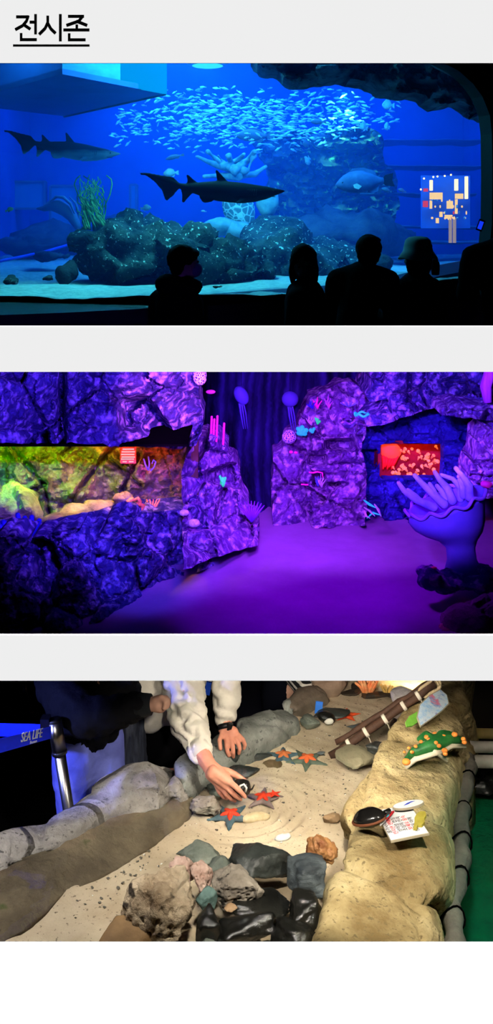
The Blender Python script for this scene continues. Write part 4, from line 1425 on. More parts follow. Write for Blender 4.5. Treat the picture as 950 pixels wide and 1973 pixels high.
build('board', MB().bounds(P(232, 0, 5.72).x, P(262, 0, 5.72).x, 5.72, 5.73, P(0, 893, 5.72).z, P(0, 862, 5.72).z), M('pink_reflection', (220, 60, 90)), sg, False)
m_wl = glow('reflected_white_line', (255, 190, 205), 0.9)
for y, x0, x1 in ((866, 236, 258), (871, 234, 260), (876, 233, 259), (881, 234, 260), (885, 233, 258), (890, 236, 244), (890, 248, 257)):
    build('text_line', MB().bounds(P(x0, 0, 5.71).x, P(x1, 0, 5.71).x, 5.712, 5.719, P(0, y + 1.2, 5.71).z, P(0, y - 1.2, 5.71).z), m_wl, sg, False)
bc = thing('neon_squiggles', P(287, 905, 5.75), 'thin blue neon squiggles beside the pinkish sign reflection', 'coral')  # blue neon squiggles, built as thin glowing tubes
for pts in [[(285, 905), (280, 895), (277, 884)], [(286, 906), (288, 894), (286, 880)], [(290, 907), (297, 900), (300, 890), (296, 886), (293, 893)]]:
    build('squiggle', MB().tube([P(x, y, 5.75) for x, y in pts], 0.004, 6), M('blue_neon_squiggle', (90, 80, 255), emit=(60, 60, 255), emit_s=0.5), bc)
struct('window_2', MB().prism([P(-160, 1045, 4.98), P(372, 1010, 5.42), P(372, 840, 5.42), P(-160, 840, 4.98)], (0, 0.01, 0)), pane('tank_pane', (1, 1, 1)))
light('rainbow_lamp_green', 'SPOT', P(8, 836, 5.4), P(15, 960, 5.8), 50, (0.10, 1.0, 0.0), 0.03, angle=110)
light('rainbow_lamp_yellow', 'SPOT', P(110, 836, 5.4), P(105, 950, 5.8), 42, (1.0, 0.78, 0.02), 0.03, angle=110)
light('rainbow_lamp_orange', 'SPOT', P(215, 838, 5.4), P(230, 990, 5.6), 26, (1.0, 0.40, 0.02), 0.03, angle=110)
light('rainbow_lamp_red', 'SPOT', P(280, 840, 5.5), P(255, 910, 5.9), 50, (1.0, 0.03, 0.02), 0.03, angle=80)

# red window tank
m_redback = M('red_tank_back', (230, 50, 40), (130, 12, 12), rough=0.7, scale=5)
rt = MB()
x0, x1 = P(718, 0, 6.8).x, P(870, 0, 6.8).x
z0, z1 = P(0, 940, 6.8).z, P(0, 838, 6.8).z
rt.bounds(x0, x1, 6.82, 6.86, z0, z1)
for a in ((x0, x0 + .02, z0, z1), (x1 - .02, x1, z0, z1)):
    rt.bounds(a[0], a[1], 6.52, 6.84, a[2], a[3])
rt.bounds(x0, x1, 6.52, 6.84, z0 - .02, z0)
rt.bounds(x0, x1, 6.52, 6.84, z1, z1 + .02)
build('jellyfish_tank', rt, m_redback, smooth=False, label='red lit jellyfish tank set in the blue rock niche', cat='tank')
light('red_tank_lamp', 'POINT', P(790, 846, 6.6), P(790, 900, 6.8), 4.0, (1.0, 0.10, 0.05), 0.03)
struct('window_3', MB().bounds(P(724, 0, 6.5).x, P(862, 0, 6.5).x, 6.5, 6.507, P(0, 930, 6.5).z, P(0, 846, 6.5).z), pane('niche_pane'))
m_jel = M('glowing_jelly', (255, 190, 120), rough=0.5, emit=(255, 120, 50), emit_s=0.9)
rng = random.Random(12)
jp = None
def jelly_mesh(s):
    mb = MB().lathe([(0.001, .5), (.3, .45), (.5, .22), (.54, 0), (.42, -.08), (.2, 0), (.02, .05)], seg=12)
    for i in range(4):
        a = PI / 2 * i + .4
        mb.tube([(.2 * math.cos(a), .2 * math.sin(a), 0), (.25 * math.cos(a), .2 * math.sin(a), -.5), (.1 * math.cos(a), .25 * math.sin(a), -1.1)], [.07, .06, .02], 6)
    return mb.xf(Matrix.Scale(s, 4))
for k in range(60):
    px, py = rng.uniform(740, 846), rng.uniform(860, 916)
    if px < 772 and py < 900:
        continue
    loc = P(px, py, rng.uniform(6.58, 6.78))
    if jp is None:
        jp = build('jellyfish', jelly_mesh(0.026), m_jel, origin=(0, 0, 0), label='tiny glowing orange jellyfish drifting in the red window', cat='jellyfish', group='small jellyfish in the red tank')
        o = jp
    else:
        o = dup(jp, loc)
    o.location = loc
    o.rotation_euler = (rng.uniform(-1, 1), rng.uniform(-1, 1), 0)
    o.scale = (rng.uniform(.5, 1.1),) * 3
bj = thing('jellyfish', P(752, 905, 6.62), 'big orange jellyfish glowing in the corner of the red window', 'jellyfish')
build('bell', MB().ell(P(752, 868, 6.66), (0.072, 0.05, 0.055), Matrix.Rotation(0.3, 3, 'Y'), 20, 12), M('orange_bell', (255, 130, 60), emit=(255, 70, 25), emit_s=0.7), bj)
for i in range(5):
    build('tentacle', MB().tube([P(738 + 7 * i, 878, 6.64), P(740 + 5 * i, 890, 6.64), P(738 + 4 * i, 904 - 4 * (i % 2), 6.64)], [0.012, 0.012, 0.004], 8), M('red_tentacle', (255, 50, 40), emit=(255, 20, 15), emit_s=0.6), bj)

# blue bowl sculpture
m_bowl = M('blue_bowl_paint', (120, 130, 225), (150, 150, 235), rough=0.5, scale=3, spec=0.4)
D0 = 5.15
k0 = D0 / F
bowl = thing('bowl_sculpture', P(890, 1112, D0), 'big blue sea anemone sculpture on a flared stem by the niche', 'sculpture')
RG = [(893, 1112, 46, 0), (892, 1098, 36, 0), (890, 1078, 29, 0), (887, 1055, 28, -.02), (882, 1040, 38, -.05), (874, 1026, 56, -.10), (866, 1010, 68, -.16), (861, 992, 74, -.24), (860, 975, 75, -.30), (861, 964, 76, -.33)]
rg = []
for px, py, r, tl in RG:
    c = P(px, py, D0)
    R_ = Matrix.Rotation(tl, 3, 'Y')
    rg.append([c + R_ @ Vector((r * k0 * math.cos(2 * PI * j / 40), r * k0 * .85 * math.sin(2 * PI * j / 40), 0)) for j in range(40)])
for px, py, r, tl in [(861, 964, 70, -.33), (862, 978, 60, -.3), (864, 992, 30, -.2)]:
    c = P(px, py, D0)
    R_ = Matrix.Rotation(tl, 3, 'Y')
    rg.append([c + R_ @ Vector((r * k0 * math.cos(2 * PI * j / 40), r * k0 * .85 * math.sin(2 * PI * j / 40), 0)) for j in range(40)])
build('bowl', displace(MB().loft(rg), lambda p: 0.006 * fbm(p, 5)), m_bowl, bowl)
c = P(861, 964, D0)
R_ = Matrix.Rotation(-.33, 3, 'Y')
pts = [c + R_ @ Vector(((80 + 3 * math.sin(9 * t)) * k0 * math.cos(t), 80 * k0 * .85 * math.sin(t), 5 * k0 * math.sin(11 * t))) for t in [2 * PI * j / 120 for j in range(121)]]
build('rim', MB().tube(pts, 0.009, 8), M('lavender_rim', (190, 160, 250), (160, 130, 235), scale=6), bowl)
m_tent = M('pale_tentacle_paint', (150, 160, 240), (215, 225, 255), rough=0.45, scale=6, stretch=(1, 1, 1))
for pts, r in [([(836, 978), (800, 962), (778, 945), (768, 930)], 8.5), ([(856, 972), (832, 950), (812, 930), (799, 916)], 9), ([(872, 965), (862, 940), (848, 925), (838, 910)], 9), ([(888, 962), (886, 938), (872, 922), (850, 915)], 7.5),
               ([(905, 958), (904, 935), (890, 915), (878, 902)], 9), ([(893, 955), (890, 935), (886, 925)], 7.5), ([(815, 970), (800, 955), (786, 944)], 6), ([(845, 965), (836, 945), (828, 932)], 6), ([(858, 960), (850, 945), (842, 936)], 6.5), ([(900, 950), (896, 930), (884, 918)], 7)]:
    i = len(bowl.children)
    q = [P(x, y, D0 - 0.10 + 0.035 * (i % 6)) for x, y in pts]
    n = len(q)
    build('tentacle', MB().tube(q, [r * k0 * (1.0 - 0.18 * j) for j in range(n)], 12, round_ends=True), m_tent, bowl)
lumps([(P(872, 1120, 5.0), (0.10, 0.10, 0.05), 0.2), (P(840, 1112, 4.98), (0.07, 0.06, 0.045), 0), (P(908, 1122, 5.0), (0.11, 0.10, 0.05), 0), (P(818, 1100, 5.0), (0.045, 0.03, 0.012), 0), (P(950, 1125, 5.1), (0.12, 0.12, 0.06), 0)], 0.012, 26, 0.025, 6, m_wall_d, 'rock', 'dark rocks piled round the foot of the blue bowl sculpture', 'rock')
build('starfish', MB().ell(P(836, 1094, 4.97), (0.015, 0.012, 0.006)), M('red_speck_coral', (255, 80, 120)), label='little red coral knob on the dark foot rocks', cat='coral')
lumps([(P(925, 1200, 4.72), (0.16, 0.14, 0.10), 0.1), (P(960, 1190, 4.75), (0.17, 0.15, 0.12), 0), (P(900, 1215, 4.70), (0.09, 0.1, 0.06), 0)], 0.016, 27, 0.02, 5, M('maroon_rock', (120, 60, 110), (160, 90, 140), scale=8, bump=1, bscale=20, bdist=.02), 'rock', 'low maroon tinted rock at the floor edge before the bowl sculpture', 'rock', shade=False)

# jellyfish lanterns hanging in the dark
m_lant = M('violet_lantern', (70, 60, 150), rough=0.7, emit=(60, 40, 230), emit_s=0.12)
for px, py, rx, ry, tl, lab in ((465, 762, 13, 19, -0.5, 'tilted oval violet jellyfish lantern hanging before the drapery'), (559, 769, 16, 15, 0.1, 'round violet jellyfish lantern hanging beside the rock wall')):
    c = P(px, py, 6.2)
    k = 6.2 / F
    t = thing('jellyfish_lantern', c, lab, 'lantern')
    build('bell', MB().ell(c, (rx * k, rx * k * .8, ry * k), Matrix.Rotation(tl, 3, 'Y'), 24, 16), m_lant, t)
    for i in range(3):
        build('ribbon', MB().tube([c + Vector(((i - 1) * .012, 0, -ry * k * .8)), c + Vector(((i - 1) * .015 + .01, .01, -.10)), c + Vector(((i - 1) * .012 + .025, 0, -.20))], [.008, .007, .003], 6, .4), m_lant, t)
    build('cord', MB().tube([c + Vector((0, 0, ry * k)), Vector((c.x, c.y, CZ - 0.121 * 6.2 - 0.012))], 0.0015, 5), m_black, t)
t = thing('jellyfish_lantern', P(406, 755, 6.0), 'small flat pink lantern hanging over the tube sponges', 'lantern')
build('bell', MB().ell(P(406, 755, 6.0), (0.028, 0.02, 0.012)), M('pink_lantern', (255, 90, 220), emit=(200, 30, 160), emit_s=0.5), t)
build('cord', MB().tube([P(406, 752, 6.0), Vector((P(406, 0, 6.0).x, 6.0, CZ - 0.121 * 6 - 0.012))], 0.0015, 5), m_black, t)

# corals
m_pink = M('pink_tube', (255, 60, 190), (230, 40, 160), scale=10, emit=(180, 10, 110), emit_s=0.25)
t = thing('tube_coral', P(420, 852, 5.7), 'slim pink tube corals standing on the violet pillar', 'coral')
for px, y0, y1 in ((406, 845, 803), (411, 846, 808), (417, 850, 802), (430, 856, 816)):
    build('tube', MB().tube([P(px, y0, 5.7), P(px + 1, (y0 + y1) / 2, 5.7), P(px + 2, y1, 5.7)], 0.0062, 8, round_ends=True), m_pink, t)
m_green = M('green_fluorescent', (60, 255, 120), (40, 220, 100), scale=12, emit=(10, 230, 80), emit_s=0.5)
m_teal = M('teal_fluorescent', (50, 230, 220), (40, 190, 210), scale=12, emit=(10, 190, 190), emit_s=0.5)
m_whitec = M('white_coral', (220, 210, 255), (190, 180, 250), scale=15)
def knobs(name, base, d, items, m, label, cat='coral'):
    t = thing(name, P(base[0], base[1], d), label, cat)
    for x, y, r in items:
        k = d / F
        build('finger', MB().tube([P(base[0], base[1], d), P((base[0] + x) / 2, (base[1] + y) / 2, d - .01), P(x, y, d)], [r * .8 * k, r * .9 * k, r * k], 10, round_ends=True), m, t)
    return t
knobs('finger_coral', (430, 936, ), 5.62, [(424, 918, 2.4), (429, 922, 3), (434, 921, 2.6), (432, 928, 3), (426, 930, 2.5)], m_green, 'bright green finger coral in the pillar recess')
knobs('finger_coral', (581, 836), 6.15, [(574, 826, 4), (582, 824, 5), (590, 829, 4.5), (576, 834, 5), (588, 836, 4), (583, 831, 5)], m_green and m_teal, 'bright teal lobed coral on the wall edge beside the brain coral')
knobs('finger_coral', (612, 816), 6.12, [(608, 806, 2), (612, 808, 2.6), (616, 812, 2.4)], m_green, 'small lime finger coral above the teal lobed coral')
knobs('cup_coral', (602, 832), 6.12, [(599, 829, 4), (605, 826, 3)], m_teal, 'small teal cup coral touching the lime coral')
def branches(base, d, tips, m, label, r=1.0, name='branch_coral'):
    t = thing(name, P(base[0], base[1], d), label, 'coral')
    k = d / F
    for x, y in tips:
        mx, my = base[0] * .5 + x * .5 + (y - base[1]) * .08, base[1] * .5 + y * .5
        build('branch', MB().tube([P(base[0], base[1], d), P(mx, my, d - .02), P(x, y, d)], [r * k * 1.2, r * k, r * k * .6], 6, round_ends=True), m, t)
        build('twig', MB().tube([P(mx, my, d - .02), P(mx + (x - base[0]) * .25 + 3, my - 6, d - .01)], [r * k * .8, r * k * .5], 6, round_ends=True), m, t)
branches((612, 787), 6.15, [(603, 770), (612, 765), (620, 772), (607, 774)], m_pink, 'reddish branching coral high on the rock wall edge', 1.4)
branches((634, 785), 6.12, [(626, 769), (633, 760), (641, 774), (637, 768)], M('pale_blue_coral', (150, 140, 255), (255, 90, 180), scale=9), 'pink tipped blue branching coral next to the reddish one', 1.4)
branches((603, 787), 6.1, [(590, 778), (597, 772), (606, 776)], m_bluec, 'dark blue branching coral below the round lantern', 1.3)
branches((600, 819), 6.1, [(594, 800), (590, 806), (601, 801), (604, 808)], m_whitec, 'thin white branching coral over the teal lobed coral', 1.0)
branches((641, 810), 6.08, [(636, 800), (643, 798), (646, 804)], m_whitec, 'short white coral tuft under the scallop shelf', 1.5)
branches((620, 938), 6.05, [(612, 922), (618, 914), (628, 924), (624, 918)], m_whitec, 'white branching coral in the lower wall recess', 1.2)
branches((613, 936), 6.06, [(608, 920), (614, 918), (611, 926)], M('blue_bright_coral', (80, 110, 255)), 'blue branching coral in the lower wall recess', 1.2)
def brain(name):
    m, nt, b = nodes_of(name)
    tc = nt.nodes.new('ShaderNodeTexCoord')
    wv = nt.nodes.new('ShaderNodeTexVoronoi')
    wv.feature = 'DISTANCE_TO_EDGE'
    wv.inputs['Scale'].default_value = 90
    nt.links.new(tc.outputs['Object'], wv.inputs['Vector'])
    rp = nt.nodes.new('ShaderNodeValToRGB')
    rp.color_ramp.elements[0].position = 0.05
    rp.color_ramp.elements[0].color = lin((240, 235, 255)) + (1,)
    rp.color_ramp.elements[1].position = 0.2
    rp.color_ramp.elements[1].color = lin((50, 50, 130)) + (1,)
    nt.links.new(wv.outputs['Distance'], rp.inputs[0])
    nt.links.new(rp.outputs[0], b.inputs['Base Color'])
    return m
m_brain = brain('brain_coral_skin')
build('brain_coral', displace(MB().ell(P(557, 842, 6.1), (0.042, 0.04, 0.042), None, 24, 16), lambda p: 0.003 * fbm(p, 40)), m_brain, label='round white veined brain coral at the wall edge', cat='coral')
m_shell = M('white_shell', (255, 250, 225), (190, 180, 170), rough=0.7, scale=60, bump=0.8, bscale=90, bdist=.005)
build('round_shell', displace(MB().ell(P(355, 988, 5.34), (0.025, 0.02, 0.016), None, 20, 14), lambda p: 0.002 * fbm(p, 90)), m_shell, label='smaller white round shell on the pillar foot', cat='shell')
build('round_shell', displace(MB().ell(P(374, 1008, 5.30), (0.031, 0.026, 0.021), None, 20, 14), lambda p: 0.002 * fbm(p, 90)), m_shell, label='bigger white round shell below the smaller one', cat='shell')
def shelf_cup(px, py, d, r, m_rim, label):
    t = thing('shelf_coral', P(px, py + r * .8, d), label, 'coral')
    k = d / F
    c = P(px, py, d - .03)
    build('cup', MB().lathe([(.004, -r * .85 * k), (r * .55 * k, -r * .7 * k), (r * .85 * k, -r * .3 * k), (r * .95 * k, 0), (r * .6 * k, -r * .2 * k), (.004, -r * .3 * k)], c, 20), m_wall_d, t)
    build('frill', MB().tube([c + Vector((r * k * math.cos(a), r * k * math.sin(a), .006 * math.sin(5 * a))) for a in [2 * PI * i / 40 for i in range(41)]], .007, 6), m_rim, t)
shelf_cup(699, 798, 6.0, 15, m_teal, 'cup shaped shelf coral with a teal rim')
shelf_cup(672, 812, 6.05, 16, m_wall_b, 'dark shelf coral below the teal rimmed one')
t = thing('scallop_coral', P(672, 784, 6.05), 'ribbed white scallop coral on the upper wall', 'coral')
for i in range(7):
    a = (i - 3) / 3.0
    build('rib', MB().tube([P(672, 785, 6.05), P(672 + a * 10, 779, 6.0), P(672 + a * 15, 775 + 1.5 * abs(a), 5.98)], [.004, .008, .006], 8, .7, True), m_whitec if i % 2 else m_bowl, t)
for px, py, lab in ((561, 871, 'red coral knob on the ledge under the brain coral'), (570, 872, 'second red coral knob beside the first under the brain coral')):
    build('coral_knob', displace(MB().ell(P(px, py, 6.02), (.012, .01, .008)), lambda p: .002 * fbm(p, 60)), m_pink, label=lab, cat='coral')
build('red_rope_coral', MB().tube([P(x, y, 6.0) for x, y in ((595, 910), (604, 911), (612, 909), (621, 911), (622, 920))], .005, 6), m_pink, label='thin red coral line along the wall recess', cat='coral')
build('red_rope_coral', MB().tube([P(x, y, 6.0) for x, y in ((580, 933), (588, 934), (594, 934))], .005, 6), m_pink, label='short red coral streak at the block joint', cat='coral')
build('pink_coral', displace(MB().ell(P(937, 933, 5.05), (.03, .02, .016)), lambda p: .006 * fbm(p, 40)), m_pink, label='pink coral clump behind the raised rim of the bowl', cat='coral')
# teal and lilac leaf coral by the niche foot
t = thing('leaf_coral', P(715, 1000, 6.0), 'teal and lilac leaf shaped coral at the foot of the niche', 'coral')
for pts, w, mm in [([(702, 964), (712, 972), (723, 978)], 8, m_teal), ([(722, 972), (729, 982), (734, 994)], 7, m_whitec), ([(702, 978), (712, 984), (722, 994)], 6, m_whitec), ([(708, 998), (718, 988), (732, 992)], 8, m_teal), ([(703, 985), (705, 994), (712, 998)], 5, m_whitec)]:
    k = 6.0 / F
    build('leaf', MB().tube([P(x, y, 6.0 - .02 * i) for i, (x, y) in enumerate(pts)], [w * .25 * k, w * .55 * k, w * .2 * k], 10, .45, True), mm, t)
# violet fan and spines beside the pillar
t = thing('spine_coral', P(482, 1010, 5.75), 'violet spiny coral on the low rock beside the pillar', 'coral')
for i in range(9):
    a = -0.7 + 0.17 * i
    build('spine', MB().tube([P(485, 1005, 5.75), P(485 + 34 * math.sin(a) * .6, 1005 - 30 * math.cos(a) * .7, 5.74), P(485 + 40 * math.sin(a), 1005 - 40 * math.cos(a), 5.75)], [.007, .006, .002], 6), M('violet_spine', (120, 50, 210)) if i == 0 else bpy.data.materials['violet_spine'], t)
build('brain_coral', displace(MB().ell(P(385, 724, 5.3), (.036, .04, .05), None, 22, 14), lambda p: .003 * fbm(p, 40)), m_brain, label='blue veined coral on the top corner of the dark overhang', cat='coral')

# ================================================================ room three: the rock pool
ZP = CZ - 2.05                # pool sand level
ZW = ZP + 0.045               # water level
def DS(py, z=None):
    """distance of the point at height z seen at a row"""
    h = CZ - (ZP if z is None else z)
    return h * F / (py - HY)
def G(px, py, z=None):
    return P(px, py, DS(py, z))

m_hallfloor = M('dark_hall_floor', (9, 8, 8), (14, 13, 12), rough=0.7, scale=3, bump=0.2, bscale=30)
struct('floor_pool_hall', MB().bounds(-4.2, 4.2, DW + 0.006, 6.93, -0.05, 0.0), m_hallfloor)
struct('wall_pool_back', MB().bounds(-4.2, 4.2, 5.6, 5.65, 0.0, ZFB - 0.02), m_black)

m_poolsand = M('pool_sand', (190, 168, 140), (216, 196, 168), rough=0.95, scale=5, bump=0.6, bscale=120, bdist=.004, speck=(120, 104, 86), speck_scale=90, speck_at=0.63, spec=0.1)
# sand bed
rows = []
nx, ny = 170, 230
hand_w = G(470, 1535, ZW)
def sand_edges(y):
    a = interp(y, [(2.4, -1.35), (2.99, -.965), (3.254, -.675), (3.51, -.333), (3.63, -.205), (3.83, -.067), (4.03, .11), (4.236, .235), (4.48, .37), (5.4, .45)]) - .12
    b2 = interp(y, [(2.4, .25), (2.67, .33), (3.14, .43), (3.46, .50), (3.66, .58), (3.9, .68), (4.2, .77), (4.6, .88), (5.4, 1.1)])
    return a, b2
for i in range(ny + 1):
    r = []
    y = 2.5 + (5.4 - 2.5) * i / ny
    for j in range(nx + 1):
        xa, xb = sand_edges(y)
        x = xa + (xb - xa) * j / nx
        dd = math.hypot(x - hand_w.x, y - hand_w.y)
        z = ZP + 0.012 * fbm((x, y, 0), 3.0, 4)
        z += 0.008 * math.sin(dd * 2 * PI / 0.042 + 1.5 * fbm((x, y, 9), 4)) * math.exp(-((dd - 0.13) / 0.10) ** 2)  # ring relief stands in for the light rings under the ripples
        z += 0.0016 * math.sin((x * 0.7 + y) * 2 * PI / 0.06 + 3 * fbm((x, y, 2), 3)) * max(0, min(1, (x + .1) / .2))
        if y > 4.6:
            z += (y - 4.6) * 0.02
        r.append((x, y, z))
    rows.append(r)
vs = [v for r in rows for v in r]
sand = MB().add(vs, [(i * (nx + 1) + j, i * (nx + 1) + j + 1, (i + 1) * (nx + 1) + j + 1, (i + 1) * (nx + 1) + j) for i in range(ny) for j in range(nx)])
tag(build('pool_sand', sand, m_poolsand, up=True), 'pale sand covering the bottom of the rock pool', 'sand', kind='stuff')

m_rim_g = M('grey_rim_rock', (112, 106, 98), (196, 190, 182), rough=0.9, scale=4, bump=1.0, bscale=16, bdist=.03, speck=(110, 106, 102), speck_scale=60, speck_at=0.60, spec=0.15, crack=.8, crack_scale=2.5)
m_rim_y = M('tan_rim_rock', (140, 118, 78), (216, 198, 152), rough=0.9, scale=4, bump=1.0, bscale=20, bdist=.025, speck=(128, 112, 80), speck_scale=70, speck_at=0.60, spec=0.15, crack=.3, crack_scale=2.2, col3=(186, 166, 120))
m_rim_d = M('grey_green_rim_rock', (96, 98, 92), (166, 168, 160), rough=0.9, scale=4, bump=1.0, bscale=24, bdist=.01, speck=(96, 98, 94), speck_scale=60, speck_at=.6, spec=.15)
m_bank = M('brown_bank', (88, 76, 60), (134, 118, 94), rough=0.95, scale=5, bump=1.0, bscale=24, bdist=.02, speck=(70, 84, 40), speck_scale=10, speck_at=.66)

# the near rim on the visitors' side: boulder wall and its submerged foot
def rimst(tab, w):
    """stations from the inner foot (seen at a pixel) and the row of the silhouette above it"""
    out = []
    for (ix, iy), ty in tab:
        a = G(ix, iy)
        n = Vector((-.35, .93, 0)) * w
        m = a + n * .5
        h = max(.05, CZ - (ty - HY) / F * m.y - ZP)
        out.append((a, a + n, h))
    return out
rim1 = rim(rimst([((-140, 1800), 1690), ((-40, 1745), 1632), ((30, 1716), 1608), ((90, 1680), 1592), ((150, 1648), 1556), ((215, 1612), 1510), ((262, 1602), 1480), ((315, 1592), 1467), ((352, 1576), 1472), ((374, 1562), 1492)], .24),
           71, 0.012, 5, 130, 36, 0.55, 0.035, 2.6)
build('rim_rock', rim1, m_rim_g, label='long grey boulder rim before the person in pale trousers', cat='rock rim')
bank = MB()
rg = []
for (ax, ay), (bx, by) in [((-200, 1940), (-170, 1790)), ((-60, 1850), (-60, 1735)), ((40, 1800), (60, 1680)), ((120, 1728), (150, 1632)), ((240, 1668), (215, 1600)), ((290, 1634), (285, 1592)), ((350, 1588), (350, 1565)), ((380, 1560), (378, 1550))]:
    a, b2 = G(ax, ay), G(bx, by)
    rg.append([a + Vector((0, 0, -.03)), a + Vector((0, 0, .004)), a.lerp(b2, .35) + Vector((0, 0, .028)), a.lerp(b2, .7) + Vector((0, 0, .042)), b2 + Vector((0, 0, .05)), b2 + Vector((-.05, .05, .03)), b2 + Vector((-.05, .05, -.03))])
build('submerged_bank', displace(through(MB().loft(rg), [('SUBSURF', dict(levels=4, subdivision_type='SIMPLE'))]), lambda p: .012 * fbm(p, 7)), m_bank, label='brown submerged bank along the foot of the long grey rim', cat='bank')
rim2 = rim(rimst([((350, 1590), 1490), ((400, 1526), 1452), ((450, 1498), 1420), ((500, 1466), 1388), ((545, 1444), 1364), ((578, 1420), 1360), ((596, 1398), 1366)], .20),
           73, 0.012, 5, 90, 34, 0.65, 0.03, 3.5)
build('rim_rock', rim2, m_rim_d, label='pale grey rim boulder with a rounded end beyond the reaching hand', cat='rock rim')
rim3 = rim([(G(560, 1400), G(545, 1380), .06), (G(600, 1372), G(570, 1352), .07), (G(640, 1352), G(610, 1330), .06)], 74, .008, 6, 40, 24, .7, .02, 5)
build('rim_rock', rim3, M('brown_rim_rock', (96, 84, 72), (130, 116, 100), scale=6, bump=.8), label='low brown rim rock by the striped sleeve', cat='rock rim')
lumps([(G(636, 1346) + Vector((0, .05, .1)), (.085, .07, .14), 0)], .01, 75, .012, 7, M('brown_pillar_rock', (140, 116, 98), (176, 150, 128), scale=6, bump=.8), 'pillar_rock', 'brown rounded rock pillar at the far end of the pool', 'rock')

# right rim: one long tan ridge swept away from the viewer
st = []
for d, xl, xr, h in [(2.45, 540, 850, .20), (2.67, 572, 862, .20), (2.9, 610, 869, .20), (3.14, 634, 876, .20), (3.36, 640, 880, .20), (3.6, 678, 886, .195), (3.87, 724, 908, .195), (4.05, 768, 922, .20), (4.3, 806, 920, .21), (4.6, 832, 914, .23), (4.95, 855, 915, .25)]:
    a = Vector(((xl - 475) / F * d, d, ZP))
    b2 = Vector(((xr - 475) / F * d, d, ZP - .06))
    st.append((a, b2, h))
rim4 = displace(rim(st, 77, 0.016, 5, 260, 64, 0.48, 0.05, 2.4), lambda p: .0035 * fbm(p, 24, 4) - .006 * max(0, 1 - abs(fbm(p, 3.1, 3)) / .05))
build('rim_rock', rim4, m_rim_y, label='long tan boulder ridge carrying the printed signs beside green water', cat='rock rim')
lumps([(G(640, 1835) + Vector((0, 0, .03)), (.075, .09, .08), 0.3), (G(690, 1830) + Vector((0, -.02, .05)), (.09, .12, .10), 0)], .012, 78, .015, 5, m_rim_y, 'rim_boulder', 'tan boulder end at the bottom corner of the ridge', 'rock')
# pale boulder and dark slab by the rods
build('boulder', stone(G(792, 1398) + Vector((0.0, .05, .05)), (.085, .12, .09), 83, 18, (0, 0, .3), .05, 2.5), M('pale_grey_boulder', (170, 162, 152), (206, 198, 188), scale=6, bump=.8, bscale=30), label='pale grey boulder where the tied rods rest', cat='boulder')
build('slate', stone(G(768, 1412) + Vector((0, 0, .015)), (.055, .07, .035), 84, 14, (0, .3, .4), .05, 2.5), M('brown_slate', (74, 62, 54), (100, 88, 78), scale=8, bump=.8), label='brown slate under the pale grey boulder', cat='rock')

# ---- hall beyond the ridge: gutter, pipes, green water
m_grn = M('green_pool_water', (6, 84, 60), (14, 120, 78), rough=0.06, scale=2.5, bump=0.35, bscale=14, bdist=.02, spec=.6)
zg = ZP - .28
tag(build('green_water', MB().bounds(.42, 2.6, 2.4, 4.35, zg - .02, zg), m_grn, smooth=False), 'green water of the deep pool beside the tan ridge', 'water', kind='stuff')
light('pipe_fill', 'SPOT', (.75, 2.95, CZ - 1.29), P(940, 1445, 3.9), 16, (1.0, .9, .75), .03, angle=26)  # added spot, only there to brighten the pipes
light('green_pool_lamp', 'SPOT', (1.15, 3.0, CZ - 1.30), (.85, 3.3, zg), 14, (0.4, 1.0, 0.8), 0.08, angle=70)
gut = MB()
rg = []
rngg = random.Random(8)
pathg = [(868, 1900), (872, 1818), (877, 1740), (884, 1660), (889, 1600), (893, 1540), (898, 1480), (902, 1460)]
zz = ZP - .02
m_gut = M('grey_edging_cloth', (120, 114, 104), (90, 86, 80), rough=.95, scale=14, bump=.8, bscale=40)
gpts = [P(x, y, DS(y, zz)) + Vector((.012 * math.sin(i * 2.4), 0, 0)) for i, (x, y) in enumerate(pathg)]
gp2 = []
for a, b2 in zip(gpts, gpts[1:]):
    gp2 += [a.lerp(b2, t / 5) for t in range(5)]
build('edging_roll', displace(MB().tube(gp2, [.030 + .005 * math.sin(i * 1.7) for i in range(len(gp2))], 12), lambda p: .004 * fbm(p, 25)), m_gut, label='grey padded edging roll tied along the ridge above the green water', cat='edging')
for i in (3, 8, 13, 18, 23, 28):
    c = gp2[i]
    build('black_tie', MB().tube([c + Vector((.036 * math.cos(a), .01 * math.sin(2 * a), .036 * math.sin(a))) for a in [2 * PI * k / 16 for k in range(17)]], .003, 5), m_black, label='black cord tie looped round the grey edging roll', cat='tie', group='cord ties on the edging roll')
m_pvc = M('pale_pvc', (178, 172, 160), (150, 145, 135), rough=.5, scale=5)
for y, r, lab, mm in ((1414, .020, 'yellowish pipe farthest along the ridge', M('yellow_pipe', (150, 130, 80))), (1440, .022, 'pale pipe between the yellowish pipe and the lowest pipe', m_pvc), (1468, .024, 'lowest pale pipe just over the green water', m_pvc)):
    zq = ZP - .05
    a, b2 = P(878, y - 2, DS(y, zq)), P(1300, y + 8, DS(y, zq))
    t = thing('pipe', (a + b2) / 2, lab, 'pipe')
    build('pipe_run', MB().tube([a, b2], r, 14), mm, t)
    build('pipe_collar', MB().tube([a.lerp(b2, .02), a.lerp(b2, .06)], r * 1.2, 14), mm, t)
for k, (px, py, r) in enumerate([(905, 1505, .05), (930, 1515, .06), (962, 1500, .07), (918, 1492, .04)]):
    build('stone', stone(P(px, py, DS(py, ZP - .2)), (r, r * .8, r * .5), 90 + k, 14), M('dark_wet_stone', (22, 22, 22), (40, 40, 40), rough=.4) if k == 0 else bpy.data.materials['dark_wet_stone'],
          label=('dark wet stone nearest the edging roll under the pipes', 'dark wet stone under the lowest pale pipe', 'larger dark wet stone at the picture edge under the pipes', 'small dark wet stone behind the others under the pipes')[k], cat='stone')
